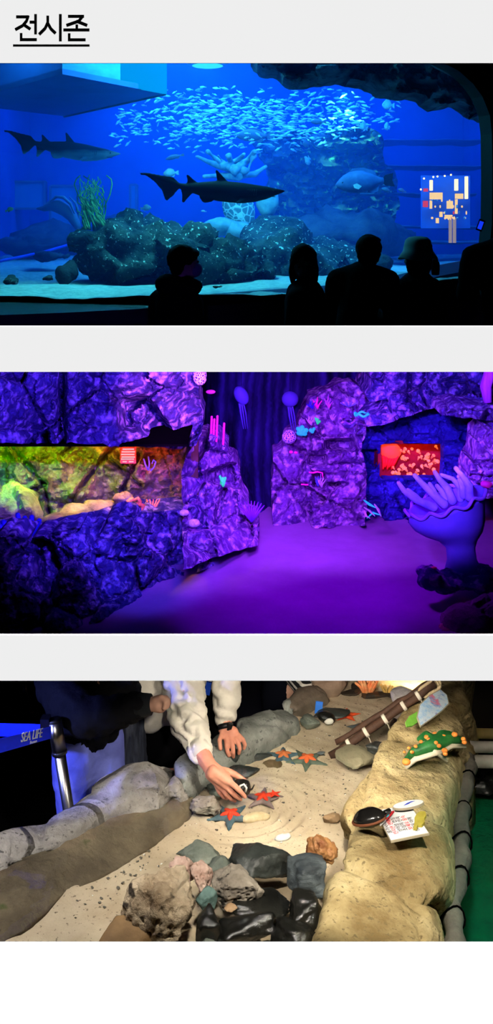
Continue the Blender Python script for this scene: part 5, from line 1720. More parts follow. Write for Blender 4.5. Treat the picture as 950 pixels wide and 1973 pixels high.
build('hall_screen', MB().bounds(P(905, 0, 4.9).x, 2.4, 4.9, 4.95, 0, ZFB - .03), M('brown_black_panel', (26, 20, 14), (40, 32, 22), scale=2), label='dark panel closing the hall behind the pipes', cat='panel', smooth=False)

# ---- far end: lit side tank with anemone
m_far = M('mossy_back_rock', (104, 104, 40), (150, 130, 60), rough=.9, scale=6, bump=.8, bscale=20, speck=(60, 130, 40), speck_scale=9, speck_at=.6)
build('back_rock', relief([(655, 1270), (900, 1270), (900, 1342), (655, 1342)], lambda x, y: 5.05 + .08 * fbm((x * .02, y * .03, 3), 1.2), .2, 5, 31, 0), m_far, smooth=False, label='mossy yellow green rock face at the far end of the pool', cat='rock face')
t = thing('anemone', G(706, 1340), 'orange frilly anemone at the far end of the pool', 'anemone')
m_ane = M('orange_anemone', (255, 130, 70), (255, 190, 130), scale=30)
rng = random.Random(4)
b0 = G(708, 1342)
for i in range(26):
    a, r = rng.uniform(0, 6.28), rng.uniform(.02, .06)
    build('frond', MB().tube([b0, b0 + Vector((r * .6 * math.cos(a), r * .4 * math.sin(a), .05)), b0 + Vector((r * math.cos(a), r * .6 * math.sin(a), .06 + rng.uniform(0, .03)))], [.012, .010, .005], 6, round_ends=True), m_ane, t)
b0 = G(745, 1342)
t = thing('anemone', b0, 'small yellow anemone beside the orange frilly one', 'anemone')
for i in range(9):
    a, r = rng.uniform(0, 6.28), rng.uniform(.01, .03)
    build('frond', MB().tube([b0, b0 + Vector((r * math.cos(a), r * .6 * math.sin(a), .045))], [.007, .004], 6, round_ends=True), M('yellow_anemone', (250, 200, 110)) if i == 0 else bpy.data.materials['yellow_anemone'], t)
for k, (px, py, w) in enumerate([(680, 1340, .06), (725, 1346, .09), (690, 1328, .035), (770, 1345, .06)]):
    build('slate', stone(G(px, py) + Vector((0, 0, .01)), (w, .04, .018), 100 + k, 12), M('far_dark_slate', (44, 38, 30), (70, 60, 46), scale=10) if k == 0 else bpy.data.materials['far_dark_slate'],
          label=('dark slate before the orange frilly anemone', 'long dark slate right under the two anemones', 'small dark slate behind the orange anemone', 'dark slate near the top of the tied rods')[k], cat='rock')
light('far_tank_lamp', 'SPOT', (.75, 4.55, CZ - 1.97), P(730, 1335, 5.0), 9, (1.0, .72, .35), .05, angle=120)

# ---- water surface over the pool
def ripple():
    m, nt, b = nodes_of('pool_water_surface')
    nt.nodes.remove(b)
    N, L = nt.nodes.new, nt.links.new
    tr = N('ShaderNodeBsdfTransparent')
    tr.inputs[0].default_value = (.95, .97, .96, 1)
    g = N('ShaderNodeBsdfGlossy')
    g.inputs['Roughness'].default_value = .03
    fr = schlick(nt)
    mx = N('ShaderNodeMixShader')
    L(fr.outputs[0], mx.inputs[0])
    L(tr.outputs[0], mx.inputs[1])
    L(g.outputs[0], mx.inputs[2])
    L(mx.outputs[0], nt.nodes['Material Output'].inputs['Surface'])
    return m
rows = []
nx, ny = 120, 200
for i in range(ny + 1):
    r = []
    y = 2.55 + (4.95 - 2.55) * i / ny
    for j in range(nx + 1):
        xa, xb = sand_edges(y)
        x = xa + .05 + (xb - xa - .05) * j / nx
        dd = math.hypot(x - hand_w.x, y - hand_w.y)
        r.append((x, y, ZW + .003 * math.sin(dd * 2 * PI / .035) * math.exp(-dd / .14) + .0008 * fbm((x, y, 1), 9, 3)))
    rows.append(r)
vs = [v for r in rows for v in r]
tag(build('pool_water', MB().add(vs, [(i * (nx + 1) + j, i * (nx + 1) + j + 1, (i + 1) * (nx + 1) + j + 1, (i + 1) * (nx + 1) + j) for i in range(ny) for j in range(nx)]), ripple(), up=True), 'clear shallow water rippling over the pool sand', 'water', kind='stuff')

# ---- rocks standing in the pool
m_por = M('porous_cream_rock', (112, 88, 62), (226, 208, 180), rough=.9, scale=4, bump=1.0, bscale=20, bdist=.03, speck=(60, 50, 40), speck_scale=20, speck_at=.60, col3=(196, 176, 146))
m_pink_r = M('pinkish_porous_rock', (150, 110, 92), (226, 200, 184), rough=.9, scale=9, bump=1.0, bscale=40, bdist=.01, speck=(60, 50, 44), speck_scale=24, speck_at=.6)
m_greyp = M('grey_porous_rock', (118, 108, 96), (176, 166, 152), rough=.9, scale=7, bump=1.0, bscale=45, bdist=.008, speck=(50, 46, 42), speck_scale=34, speck_at=.6)
m_slate = M('dark_wet_slate', (28, 31, 30), (74, 80, 76), rough=.38, scale=4, bump=.8, bscale=18, bdist=.012, spec=.6)
m_slate2 = M('streaked_grey_slate', (56, 63, 68), (112, 122, 126), rough=.5, scale=5, bump=.8, bscale=16, bdist=.01, stretch=(1, 3, 3))
m_orb = M('orange_brown_rock', (120, 58, 20), (224, 170, 110), rough=.45, scale=9, bump=1.0, bscale=22, bdist=.012, speck=(240, 225, 200), speck_scale=18, speck_at=.66, spec=.5)
m_tan = M('tan_round_rock', (150, 118, 86), (190, 158, 122), rough=.8, scale=8, bump=.8, bscale=30)
m_wet = M('black_wet_rock', (14, 14, 13), (40, 40, 36), rough=.18, scale=5, bump=.8, bscale=14, bdist=.012, spec=.7)
m_grnrock = M('grey_green_rock', (76, 84, 76), (140, 146, 132), rough=.7, scale=6, bump=1.0, bscale=22, bdist=.01)
def rk(name, px, py, d, rx, rz, ry, seed, m, label, rot=(0, 0, 0), shade=True, **kw):
    k = d / F
    build(name, stone(P(px, py, d), (rx * k, ry, rz * k), seed, kw.pop('n', 16), rot, kw.pop('amp', .06), kw.pop('freq', 2.6), **kw), m, smooth=shade, label=label, cat='rock')
rk('porous_rock', 308, 1752, 2.98, 76, 84, .10, 201, m_por, 'largest cream porous boulder in the pool front', (0, .15, .2), n=22, amp=.16, freq=1.8, pits=.16, pit_freq=4.2, res=46, smooth=2)
rk('porous_rock', 352, 1678, 3.12, 30, 26, .05, 202, m_pink_r, 'pinkish white pitted rock behind the largest boulder', (0, .2, .4), n=24, amp=.10, pits=.4, pit_freq=2.4, res=36, smooth=2)
rk('porous_rock', 388, 1690, 3.10, 24, 28, .05, 203, m_pink_r, 'pitted tan rock wedged between the pinkish rock and the flat grey rock', (0, -.2, .1), n=22, amp=.10, pits=.3, pit_freq=2.6, res=34, smooth=2)
rk('rock', 388, 1648, 3.28, 48, 24, .06, 204, m_grnrock, 'grey green rock lying behind the pinkish pitted rock', (0, .1, .2), n=18, amp=.09)
rk('rock', 428, 1674, 3.2, 30, 22, .06, 205, m_grnrock, 'pale streaked rock between the slate and the flat porous rock', (0, .5, .1), n=14)
rk('slate', 506, 1660, 3.2, 72, 40, .10, 206, m_slate, 'big dark wet angular slate in the pool', (.1, .12, .25), n=13, amp=.05, smooth=2, res=30)
rk('porous_rock', 455, 1712, 3.05, 54, 38, .08, 207, m_greyp, 'flat grey porous rock before the big dark slate', (0, -.08, .2), n=26, amp=.05, pits=.14, pit_freq=6.0, res=42, smooth=4)
rk('slate', 592, 1688, 3.13, 58, 42, .07, 208, m_slate2, 'streaked grey slate leaning under the orange brown rock', (.3, .35, .2), n=12, smooth=2, res=28)
rk('rock', 616, 1642, 3.22, 36, 30, .055, 209, m_orb, 'shiny orange brown rock near the tan ridge', (0, .2, .3), n=20, amp=.12, pits=.12, pit_freq=3.0, res=34, smooth=2)
rk('rock', 639, 1577, 3.56, 18, 14, .028, 210, m_tan, 'round tan rock on open sand near the printed card', (0, 0, 0), n=26, amp=.05)
rk('rock', 398, 1730, 3.02, 26, 24, .04, 211, M('blue_green_rock', (70, 98, 94), (120, 148, 140), rough=.6, scale=10, bump=.8), 'small blue green rock under the flat grey rock', (0, 0, .4), n=18)
rk('slate', 500, 1740, 3.03, 72, 22, .08, 212, m_wet, 'black wet slab below the streaked grey slate', (0, .05, .1), n=14)
rk('slate', 590, 1760, 2.98, 56, 40, .08, 213, m_wet, 'black wet rock against the foot of the tan ridge', (0, .2, .3), n=13)
rk('slate', 470, 1790, 2.92, 70, 34, .07, 214, m_wet, 'black wet rock in the middle of the bottom edge', (0, -.1, .2), n=14)
rk('slate', 560, 1805, 2.88, 66, 30, .07, 215, m_wet, 'black wet slab at the bottom edge beside the ridge', (0, .1, -.2), n=14)
rk('slate', 405, 1785, 2.93, 36, 42, .06, 216, m_wet, 'black wet stone right beside the largest boulder', (0, .1, .2), n=15)
rk('rock', 445, 1748, 2.99, 15, 6, .02, 217, m_tan, 'little cream stone under the flat grey rock', n=18)
rk('rock', 398, 1815, 2.90, 26, 16, .04, 218, m_grnrock, 'grey green stone at the bottom edge by the largest boulder', n=16)
rk('rock', 628, 1770, 2.99, 15, 14, .03, 219, m_tan, 'pale tan stone in the dark gap by the ridge', n=16)
rk('rock', 248, 1800, 2.92, 64, 42, .05, 220, M('brown_flat_rock', (112, 84, 50), (150, 118, 76), rough=.7, scale=6, bump=.5), 'smooth brown rock beside the largest boulder at the bottom', (0, 0, .2), n=30, amp=.02, smooth=8)
rk('slate', 505, 1462, 3.98, 54, 14, .06, 221, m_slate, 'dark slate lying beyond the held egg case', (0, .1, .2), n=13)
rk('slate', 470, 1484, 3.86, 40, 13, .05, 222, m_slate, 'dark slate just behind the held egg case', (0, .1, .1), n=13)
rk('slate', 530, 1474, 3.92, 28, 7, .04, 223, M('brown_edge_slate', (96, 78, 54), (130, 108, 78), scale=9, bump=.8), 'brown edged slate beside the dark slates', (0, .2, .1), n=14)
rk('porous_rock', 396, 1550, 3.60, 36, 18, .05, 224, m_greyp, 'pitted grey rock under the reaching arm', (0, .1, .2), n=22, amp=.1, pits=.3, pit_freq=2.8, res=34, smooth=2)
rk('rock', 430, 1518, 3.72, 40, 12, .05, 225, m_grnrock, 'mossy flat rock behind the pitted grey rock', (0, -.1, .1), n=16)
rk('slate', 742, 1450, 3.92, 42, 22, .06, 226, m_slate, 'layered black slate leaning near the lower rod', (0, .25, .2), n=12, strata=.1)
rk('slate', 684, 1458, 3.90, 44, 16, .08, 227, M('sandy_slate', (122, 116, 92), (148, 140, 112), scale=6, bump=.6), 'flat sandy slab beside the foot of the rods', (0, .05, .1), n=16)
rk('slate', 690, 1398, 4.18, 28, 5, .03, 228, m_slate2, 'thin grey slate past the middle of the rods', (0, -.05, .1), n=14)
rk('slate', 634, 1376, 4.28, 46, 10, .05, 229, m_slate, 'long dark slate near the striped sleeve', (0, -.08, .1), n=14)
rk('slate', 598, 1392, 4.2, 22, 14, .05, 230, m_grnrock, 'greenish slate at the end of the rounded rim boulder', (0, .1, .1), n=14)
rk('rock', 618, 1450, 3.98, 10, 4, .015, 231, m_slate2, 'small grey stone on sand left of the rod foot', n=14)
rk('rock', 678, 1562, 3.62, 14, 9, .02, 232, m_slate, 'small dark stone between the tan rock and the ridge', n=14)
rk('rock', 686, 1552, 3.66, 10, 6, .016, 233, M('white_shell_stone', (225, 220, 208), rough=.7), 'small white stone beside the dark one by the ridge', n=14)

# pebbles and shell bits, one mesh each, copied
def cp(seed, r, m, name, label, group):
    mb = stone((0, 0, 0), r, seed, 14, (0, 0, 0), .08, 2.5, res=10, smooth=2)
    return build(name, mb, m, origin=(0, 0, 0), label=label, cat='pebble' if name == 'pebble' else 'shell', group=group)
m_peb = M('grey_pebble', (84, 78, 68), (124, 116, 102), rough=.7, scale=30)
m_bit = M('white_shell_bit', (236, 230, 218), rough=.7)
pb = cp(301, (.010, .008, .005), m_peb, 'pebble', 'small dark grey pebble on the pool sand', 'dark pebbles scattered over the pool sand')
sb = cp(302, (.009, .005, .003), m_bit, 'shell_fragment', 'tiny white shell fragment on the pool sand', 'white shell bits scattered over the pool sand')
rng = random.Random(21)
def in_sand(px, py):
    lo = interp(px, [(40, 1850), (120, 1735), (240, 1674), (350, 1592), (480, 1490), (590, 1405), (640, 1350)])
    hi = interp(py, [(1340, 760), (1400, 755), (1480, 700), (1570, 650), (1640, 600), (1700, 240), (1818, 170)])
    return py > lo and px < hi and 1352 < py < 1812
def scatter(proto, n, clusters, smin, smax):
    k = 0
    while k < n:
        if rng.random() < .55:
            c = rng.choice(clusters)
            px, py = rng.gauss(c[0], c[2]), rng.gauss(c[1], c[3])
        else:
            px, py = rng.uniform(60, 760), rng.uniform(1352, 1800)
        if not in_sand(px, py) or (390 < px < 480 and 1460 < py < 1600):
            continue
        o = proto if k == 0 else dup(proto, (0, 0, 0))
        s = rng.uniform(smin, smax)
        loc = G(px, py)
        o.location = (loc.x, loc.y, ZP + .004 * s)
        o.rotation_euler = (rng.uniform(-.3, .3), rng.uniform(-.3, .3), rng.uniform(0, 6.28))
        o.scale = (s, s, s)
        k += 1
scatter(pb, 120, [(265, 1645, 22, 18), (250, 1690, 25, 18), (560, 1480, 50, 40), (650, 1520, 40, 30), (230, 1740, 18, 12)], .25, .75)
scatter(sb, 70, [(280, 1690, 25, 25), (560, 1420, 50, 40), (650, 1430, 50, 30), (540, 1610, 30, 15)], .3, .7)

# ---- starfish, shells, held things
def star(px, py, r, a0, m1, m2, label, z=0.006):
    c = G(px, py)
    c.z = ZP + z
    t = thing('starfish', c, label, 'starfish')
    mb = MB()
    for i in range(5):
        a = a0 + i * 2 * PI / 5
        d = Vector((math.cos(a), math.sin(a), 0))
        mb.tube([c, c + d * r * .5, c + d * r], [r * .30, r * .17, r * .05], 10, .6, True)
    mb = displace(weld(mb, r * .05, 3), lambda p: r * .02 * fbm(p, 60))
    build('body', mb, m1, t)
    if m2:
        q = MB()
        for i in range(5):
            a = a0 + i * 2 * PI / 5
            d = Vector((math.cos(a), math.sin(a), 0))
            q.tube([c + Vector((0, 0, r * .17)), c + d * r * .3 + Vector((0, 0, r * .13)), c + d * r * .45 + Vector((0, 0, r * .08))], [r * .14, r * .10, r * .03], 8, .6, True)
        build('red_back', q, m2, t)
    return t
m_st_b = M('slate_blue_starfish', (60, 84, 96), (84, 108, 116), rough=.6, scale=30)
m_st_r = M('red_patch', (240, 70, 34), (200, 50, 30), rough=.6, scale=40)
star(444, 1576, .085, .9, m_st_b, m_st_r, 'slate blue starfish with a red centre on the sand below the hand')
star(507, 1542, .075, .2, M('dusty_pink_starfish', (150, 120, 112), (120, 110, 110), scale=20), m_st_r, 'dusty starfish with red patches beside the held egg case')
star(528, 1540, .028, .5, m_st_r, None, 'small red starfish overlapping the dusty starfish', .02)
star(546, 1460, .075, .3, m_st_b, M('orange_patch', (200, 110, 60)), 'blue starfish with a dull orange centre by the brown edged slate')
star(592, 1468, .085, .8, M('grey_green_starfish', (100, 112, 96), (80, 92, 80), scale=20), M('orange_patch_small', (220, 100, 50)), 'grey green starfish on sand near the rod foot')
star(668, 1380, .060, .2, M('orange_starfish', (240, 88, 40), (220, 76, 34), scale=20), None, 'flat orange starfish beyond the dark slate')
build('crab_claw_shell', displace(MB().ell(G(494, 1579) + Vector((0, 0, .006)), (.050, .022, .016), Matrix.Rotation(.25, 3, 'Z'), 20, 12), lambda p: .004 * fbm(p, 30)), M('cream_shell', (226, 204, 164), (196, 168, 124), scale=20), label='cream oblong shell beside the slate blue starfish', cat='shell')
build('white_shell', displace(MB().ell(G(545, 1616) + Vector((0, 0, .004)), (.030, .016, .010), Matrix.Rotation(.5, 3, 'Z'), 16, 10), lambda p: .004 * fbm(p, 40)), m_bit, label='white shell on sand above the big dark slate', cat='shell')
c = G(629, 1396)
t = thing('egg_case', c, 'dark split shell with a white inside on the far sand', 'shell')
build('husk', MB().ell(c + Vector((0, 0, .03)), (.040, .03, .022), Matrix.Rotation(.3, 3, 'Y'), 18, 10), m_wet, t)
build('lining', MB().ell(c + Vector((.008, -.024, .025)), (.020, .012, .013), None, 14, 8), m_bit, t)
c = G(615, 1384)
build('blue_reflection', MB().box(c + Vector((0, .02, .035)), (.030, .006, .05), Matrix.Rotation(.1, 3, 'Y')), M('blue_reflection_colour', (60, 130, 235), rough=.3), label='blue reflection between the striped sleeve and the dark split shell', cat='tag', smooth=False)  # blue reflection, built as a small upright plate

# ---- tied rods
m_rod = M('brown_rod', (84, 56, 40), (48, 34, 26), rough=.7, scale=8, bump=.6, bscale=40, stretch=(1, 1, 1))
m_tie = M('white_cord', (214, 204, 186), rough=.9)
a, b2 = G(636, 1459), P(838, 1318, 4.02)
for k, (o_, lab, r) in enumerate(((Vector((0, 0, 0)), 'thicker brown rod slanting from the sand to the ridge top', .0155), (Vector((-.028, .02, .012)), 'thinner dark rod tied behind the thicker one', .0105))):
    t = thing('rod', a + o_, lab, 'rod')
    q = [(a + o_).lerp(b2 + o_ * .5, (0.12 if k else 0) + (1 - (.12 if k else 0)) * i / 12) + Vector((.003 * math.sin(i * 2.1), 0, .003 * math.cos(i * 1.7))) for i in range(13)]
    build('shaft', displace(MB().tube(q, [r * (1 + .08 * math.sin(i * 2.6)) for i in range(13)], 10), lambda p: .0015 * fbm(p, 40)), m_rod, t)
    if k == 0:
        for u in (.18, .34, .52, .70, .84):
            c = a.lerp(b2, u)
            d = (b2 - a).normalized()
            build('cord_wrap', MB().tube([c + d * (.0035 * j) + Vector((0, 0, 0)) for j in (-2, -1, 0, 1, 2)], [.018, .0195, .0185, .0195, .018], 10), m_tie, t)
            build('cord_end', MB().tube([c, c + Vector((.012, -.01, -.02)), c + Vector((.018, -.012, -.035))], .002, 5), m_tie, t)
        kn = MB()
        for j in range(6):
            c = a.lerp(b2, .90 + .02 * j)
            kn.tube([c + Vector((.022 * math.cos(q_), .006 * math.sin(2 * q_), .022 * math.sin(q_))) for q_ in [2 * PI * i / 14 for i in range(15)]], .005, 6)
        build('rope_knot', kn, M('tan_rope', (200, 178, 140), rough=.95), t)

# ---- signs and models on the ridge
def plate(name, c, ux, uy, polys, label, cat):
    """flat printed board lying on the ridge; polys are (name, outline in metres, material, lift)"""
    t = thing(name, c, label, cat)
    mt = frame_mat(c, ux, uy)
    for nm, poly, mm, z0, th in polys:
        build(nm, MB().prism([mt @ Vector((x, y, z0)) for x, y in poly], mt.to_3x3() @ Vector((0, 0, th))), mm, t, False)
    return t, mt
m_card = M('white_card', (236, 236, 238), rough=.5)
m_edge = M('board_edge', (176, 164, 140), rough=.8)
m_redp = M('red_print', (206, 40, 50), rough=.7)
m_blkp = M('black_print', (30, 30, 34), rough=.7)
zr = ZP + .205
def T3(px, py, dz=0.0):
    return P(px, py, DS(py, zr + dz))
# printed card, corners read from the photograph
A_, B_, C_, D_ = T3(720, 1625, -.01), T3(797, 1616), T3(818, 1547), T3(752, 1566, -.01)
c = (A_ + B_ + C_ + D_) / 4
ux = (B_ - A_ + C_ - D_).normalized()
uy = (D_ - A_ + C_ - B_).normalized()
W_, H_ = (B_ - A_).length, (D_ - A_).length
w, h = W_ / 2, H_ / 2
mt_ = None
card, mt = plate('information_card', c, ux, uy, [('board', [(-w, -h), (w, -h), (w, h), (-w * .9, h)], m_edge, 0, .006), ('print_face', [(-w * .97, -h * .96), (w * .97, -h * .96), (w * .97, h * .96), (-w * .88, h * .96)], m_card, .0062, .0006)],
                 'white printed information card with Korean text lying on the tan ridge', 'sign')
# text lines run up the card in the photograph: columns of print
cols = [('불가사리는', m_blkp), ('만지면 안돼요', m_redp), ('상어알 껍질', m_blkp), ('조심히 만져', m_blkp), ('보세요 물속', m_redp), ('생물을 아껴', m_blkp), ('주세요', m_blkp)]
n = len(cols)
for i, (s, mm) in enumerate(cols):
    tb = text(s, .017, .0003, 'CENTER')
    x = -w * .80 + 1.62 * w * i / (n - 1)
    xs = [v.x for v in tb.v]
    L_ = max(xs) - min(xs) if xs else 1
    k = min(1.0, 1.35 * h / L_)
    m4 = mt @ Matrix.Translation((x, -h * .12 if i < 5 else -h * .3, .0072)) @ Matrix.Rotation(PI / 2, 4, 'Z') @ Matrix.Scale(k, 4)
    build('text_line', tb.xf(m4), mm, card, False)
ov, mt2 = plate('oval_plaque', T3(787, 1553, .012), ux, uy, [('board', [(.052 * math.cos(a) * 1.0, .022 * math.sin(a)) for a in [2 * PI * i / 24 for i in range(24)]], m_edge, 0, .006), ('face', [(.049 * math.cos(a), .0195 * math.sin(a)) for a in [2 * PI * i / 24 for i in range(24)]], m_card, .0062, .0006),
       ('blue_mark', [(-.018, -.006), (.0, -.002), (.010, .004), (.026, .008), (.012, .010), (-.004, .004)], M('blue_print', (50, 70, 190)), .007, .0004)], 'small white oval plaque with a blue mark at the top of the printed card', 'plaque')
m_turq = M('turquoise_paint', (60, 190, 210))
cl, mt3 = plate('painted_emblem', T3(748, 1574, .010), ux, uy, [('blade', [(-.030, -.012), (-.012, .004), (.012, .016), (.026, .018), (.012, .004), (-.008, -.014)], m_redp, 0, .006), ('blade', [(-.010, -.016), (.002, -.006), (.012, .018), (.004, .020), (-.006, .002)], m_turq, .0065, .003), ('blade', [(-.034, -.03), (-.026, -.02), (-.012, -.016), (-.02, -.026), (-.04, -.042)], m_card, 0, .006)],
       'small red and turquoise painted cutout between the black husk and the card', 'cutout')
yp, mt4 = plate('yellow_cutout', T3(812, 1582, .008), ux, uy, [('board', [(-.040, -.040), (-.030, -.044), (-.022, -.030), (-.010, -.034), (.004, -.020), (.010, .0), (.022, .014), (.026, .034), (.012, .040), (-.004, .030), (-.018, .010), (-.026, -.012)], M('olive_yellow_paint', (190, 176, 74), (166, 150, 56), scale=30), 0, .008)],
       'olive yellow cutout overlapping the printed card edge', 'cutout')
c = T3(712, 1583, .0)
sh = thing('black_husk', c, 'glossy black egg case husk lying beside the printed card', 'husk')
k = c.y / F
R_ = Matrix.Rotation(-.5, 3, 'Z') @ Matrix.Rotation(-.35, 3, 'Y')
mb = MB().ell(c + Vector((0, 0, .012)), (34 * k, 24 * k, .026), R_, 28, 14)
build('shell', displace(mb, lambda p: .003 * fbm(p, 16)), M('glossy_black', (14, 14, 14), (34, 32, 30), rough=.18, scale=10, spec=.6), sh)
build('brown_edge', MB().tube([c + R_ @ Vector((35 * k * math.cos(a), 25 * k * math.sin(a), 0)) + Vector((0, 0, .008)) for a in [PI * .9 + PI * 1.1 * i / 20 for i in range(21)]], .004, 6), M('brown_husk_edge', (110, 60, 34)), sh)
build('horn', MB().tube([c + R_ @ Vector((30 * k, 14 * k, .01)), c + R_ @ Vector((36 * k, 24 * k, .01)), c + R_ @ Vector((34 * k, 32 * k, .006))], [.009, .007, .002], 8), m_wet, sh)

# green starfish model with orange knobs
m_gm = M('green_model_paint', (24, 92, 40), (52, 130, 62), rough=.5, scale=18, bump=.4)
m_ok = M('orange_knob_paint', (240, 140, 60), rough=.5)
c = T3(838, 1436, .0)
gm = thing('starfish_model', c, 'green starfish model with orange knobs draped over the ridge', 'model')
k = c.y / F
arms = [[(838, 1436, .02), (800, 1448, .005), (782, 1466, -.05)], [(838, 1436, .02), (866, 1424, .02), (892, 1426, -.01)], [(838, 1436, .02), (848, 1444, .0), (857, 1452, -.02)], [(838, 1434, .02), (822, 1418, .025), (808, 1424, .01)], [(838, 1434, .02), (852, 1416, .025), (868, 1414, .02)]]
mb = MB()
under = MB()
for ar in arms:
    q = [T3(x, y, dz) for x, y, dz in ar]
    for i in range(2):
        capsule(mb, q[i], q[i + 1], (13, 10, 6)[i] * k, (10, 6)[i] * k)
    under.tube([v + Vector((0, -.012, -.016)) for v in q], [11 * k, 9 * k, 6 * k], 10, .5, True)
build('body', weld(mb, .006, 4), m_gm, gm)
build('underside', under, M('cream_underside', (206, 196, 170)), gm)
for px, py, r in ((838, 1414, 5), (822, 1420, 5), (855, 1419, 5), (876, 1415, 6), (826, 1424, 4), (840, 1431, 4.5), (846, 1437, 4.5), (811, 1429, 4), (801, 1438, 4), (788, 1441, 3.5), (794, 1449, 4), (893, 1424, 5), (895, 1430, 5), (857, 1446, 6), (858, 1452, 5), (783, 1468, 8), (779, 1449, 3)):
    dz = .035 if py < 1440 and 800 < px < 880 else .012 if px < 800 else .02
    build('knob', MB().ell(T3(px, py, dz), (r * k, r * k, r * k * .7), seg=12, rings=8), m_ok, gm)

# picture board shaped like a wave, and leaf
A_, B_ = T3(803, 1396, .01), T3(872, 1352, .01)
ux = (B_ - A_).normalized()
uy = Vector((-.55, .6, .45))
c = (A_ + B_) / 2
m_lb = M('pale_blue_picture', (150, 200, 236), (96, 150, 214), rough=.5, scale=26, speck=(226, 130, 160), speck_scale=22, speck_at=.62, col3=(220, 232, 240))
L_ = (B_ - A_).length / 2
wv, _ = plate('picture_board', c, ux, uy, [('board', [(-L_, -.016), (-L_ * .3, -.014), (L_ * .3, -.010), (L_ * .75, -.002), (L_, .03), (L_ * .96, .062), (L_ * .3, .064), (-L_ * .3, .054), (-L_ * .8, .02)], m_edge, 0, .006), ('picture', [(-L_ * .97, -.013), (-L_ * .3, -.011), (L_ * .3, -.007), (L_ * .72, .001), (L_ * .96, .03), (L_ * .92, .058), (L_ * .3, .060), (-L_ * .3, .050), (-L_ * .76, .02)], m_lb, .0062, .001)],
      'pale blue picture board lying along the ridge top', 'board')
c = T3(802, 1384, .01)
lf, _ = plate('leaf_cutout', c, Vector((.5, .55, 0)), Vector((-.5, .4, .5)), [('board', [(-.075, -.008), (-.05, -.016), (0, -.014), (.05, -.010), (.07, .0), (.03, .016), (-.03, .018), (-.065, .008)], M('lime_paint', (130, 196, 70), (104, 170, 56), scale=20), 0, .006)], 'lime green leaf cutout beside the pale blue picture board', 'cutout')

# ---- stanchions and belt
m_steel = M('brushed_steel', (150, 146, 140), (176, 172, 166), rough=.28, metal=1.0, scale=12, stretch=(1, 1, .1))
m_blackp = M('black_plastic', (10, 10, 11), rough=.4)
m_belt = M('blue_belt', (0, 36, 235), (0, 32, 215), rough=.7, scale=30, emit=(0, 20, 200), emit_s=0.0)
def post(top, foot_px, d, r, label, belt=None):
    x, y = top
    a = P(x, y, d)
    low = P(foot_px, HY + (CZ) * F / d, d)
    t = thing('barrier_post', low, label, 'barrier post')
    ax = (a - low).normalized()
    build('pole', MB().tube([low + ax * .02, a - ax * .115], r * .8, 24), m_steel, t)
    build('collar', MB().tube([a - ax * .115, a - ax * .103], r * 1.08, 24), m_blackp, t)
    build('head', MB().tube([a - ax * .103, a - ax * .004], r, 24), m_steel, t)
    build('cap', MB().tube([a - ax * .004, a + ax * .004], r * .95, 24), m_blackp, t)
    build('base', MB().lathe([(r * 4.2, 0), (r * 4.3, .012), (r * 3, .03), (r * .9, .045)], low, 32), m_steel, t)
    return t, a, ax
dp = 3.54
t, a, ax = post((105, 1388), 172, dp, .024, 'steel barrier post with the blue belt beside the pale trousers')
build('belt_clip', MB().box(P(88, 1394, dp), (.03, .04, .045)), m_blackp, t, False)
be = thing('belt', P(50, 1420, dp - .1), 'blue barrier belt with white lettering clipped to the steel post', 'belt')
b0, b1 = [P(98, 1400, dp - .03), P(98, 1423, dp - .03)], [P(-260, 1485, dp - .55), P(-260, 1525, dp - .55)]
mb = MB().add([b0[0], b0[1], b1[1], b1[0], b0[0] + Vector((0, .002, 0)), b0[1] + Vector((0, .002, 0)), b1[1] + Vector((0, .002, 0)), b1[0] + Vector((0, .002, 0))], [(0, 1, 2, 3), (4, 7, 6, 5), (0, 4, 5, 1), (1, 5, 6, 2), (2, 6, 7, 3), (3, 7, 4, 0)])
build('webbing', mb, m_belt, be, False)
m_wh = M('white_print', (235, 240, 250), rough=.8)
ux = (b0[0] - b1[0]).normalized()
nrm = ux.cross(b0[0] - b0[1]).normalized()
if nrm.y > 0:
    nrm = -nrm
up = nrm.cross(ux)
if up.z < 0:
    up = -up
def on_belt(px, py):
    # point of the belt plane seen at a pixel
    e = Vector((0, 0, CZ))
    d = (P(px, py, 1.0) - e)
    k = (b0[0] - e).dot(nrm) / d.dot(nrm)
    return e + d * k + nrm * .0015
for s, px, py, sz in (('SEA LIFE', 61, 1417, 25), ('Busan', 64, 1429, 7.5)):
    c = on_belt(px, py)
    tb = text(s, sz / F * c.y, .0003)
    if s == 'SEA LIFE':
        tb = MB().join(tb)
        wdt = max(v.x for v in tb.v) - min(v.x for v in tb.v)
        kx = 50 / F * c.y / wdt * 1.02
        tb.v = [Vector((v.x * kx, v.y * 1.0, v.z)) for v in tb.v]
        t2 = MB()
        for dx in (-.0006, 0, .0006):
            t2.add([v + Vector((dx, 0, 0)) for v in tb.v], tb.f)
        tb = t2
    build('lettering', tb.xf(frame_mat(c, ux, up)), m_wh, be, False)
b2_ = thing('belt', P(40, 1405, dp + .05), 'second blue barrier belt running back behind the lettered one', 'belt')
p0, p1 = P(90, 1396, dp + .02), P(-260, 1388, dp + .25)
mb = MB()
hh = Vector((0, 0, -.045))
mb.add([p0, p0 + hh, p1 + hh, p1], [(0, 1, 2, 3)])
mb.add([v + Vector((0, .002, 0)) for v in (p0, p0 + hh, p1 + hh, p1)], [(3, 2, 1, 0)])
build('webbing', mb, m_belt, b2_, False)
m_bluesteel = m_steel
def back_post(x0, y0, x1, y1, d, r, label):
    a, low = P(x0, y0, d), P(x1, y1, d)
    low2 = Vector((low.x, low.y, low.z))
    t = thing('barrier_post', low2, label, 'barrier post')
    build('pole', MB().tube([low2, a], r, 20), m_steel, t)
    build('floor_ring', MB().lathe([(r * 1.6, -.004), (r * 1.7, .004), (r * 1.1, .010)], low2, 24), m_steel, t)
    return t
zb = DS(1370, 0.02)
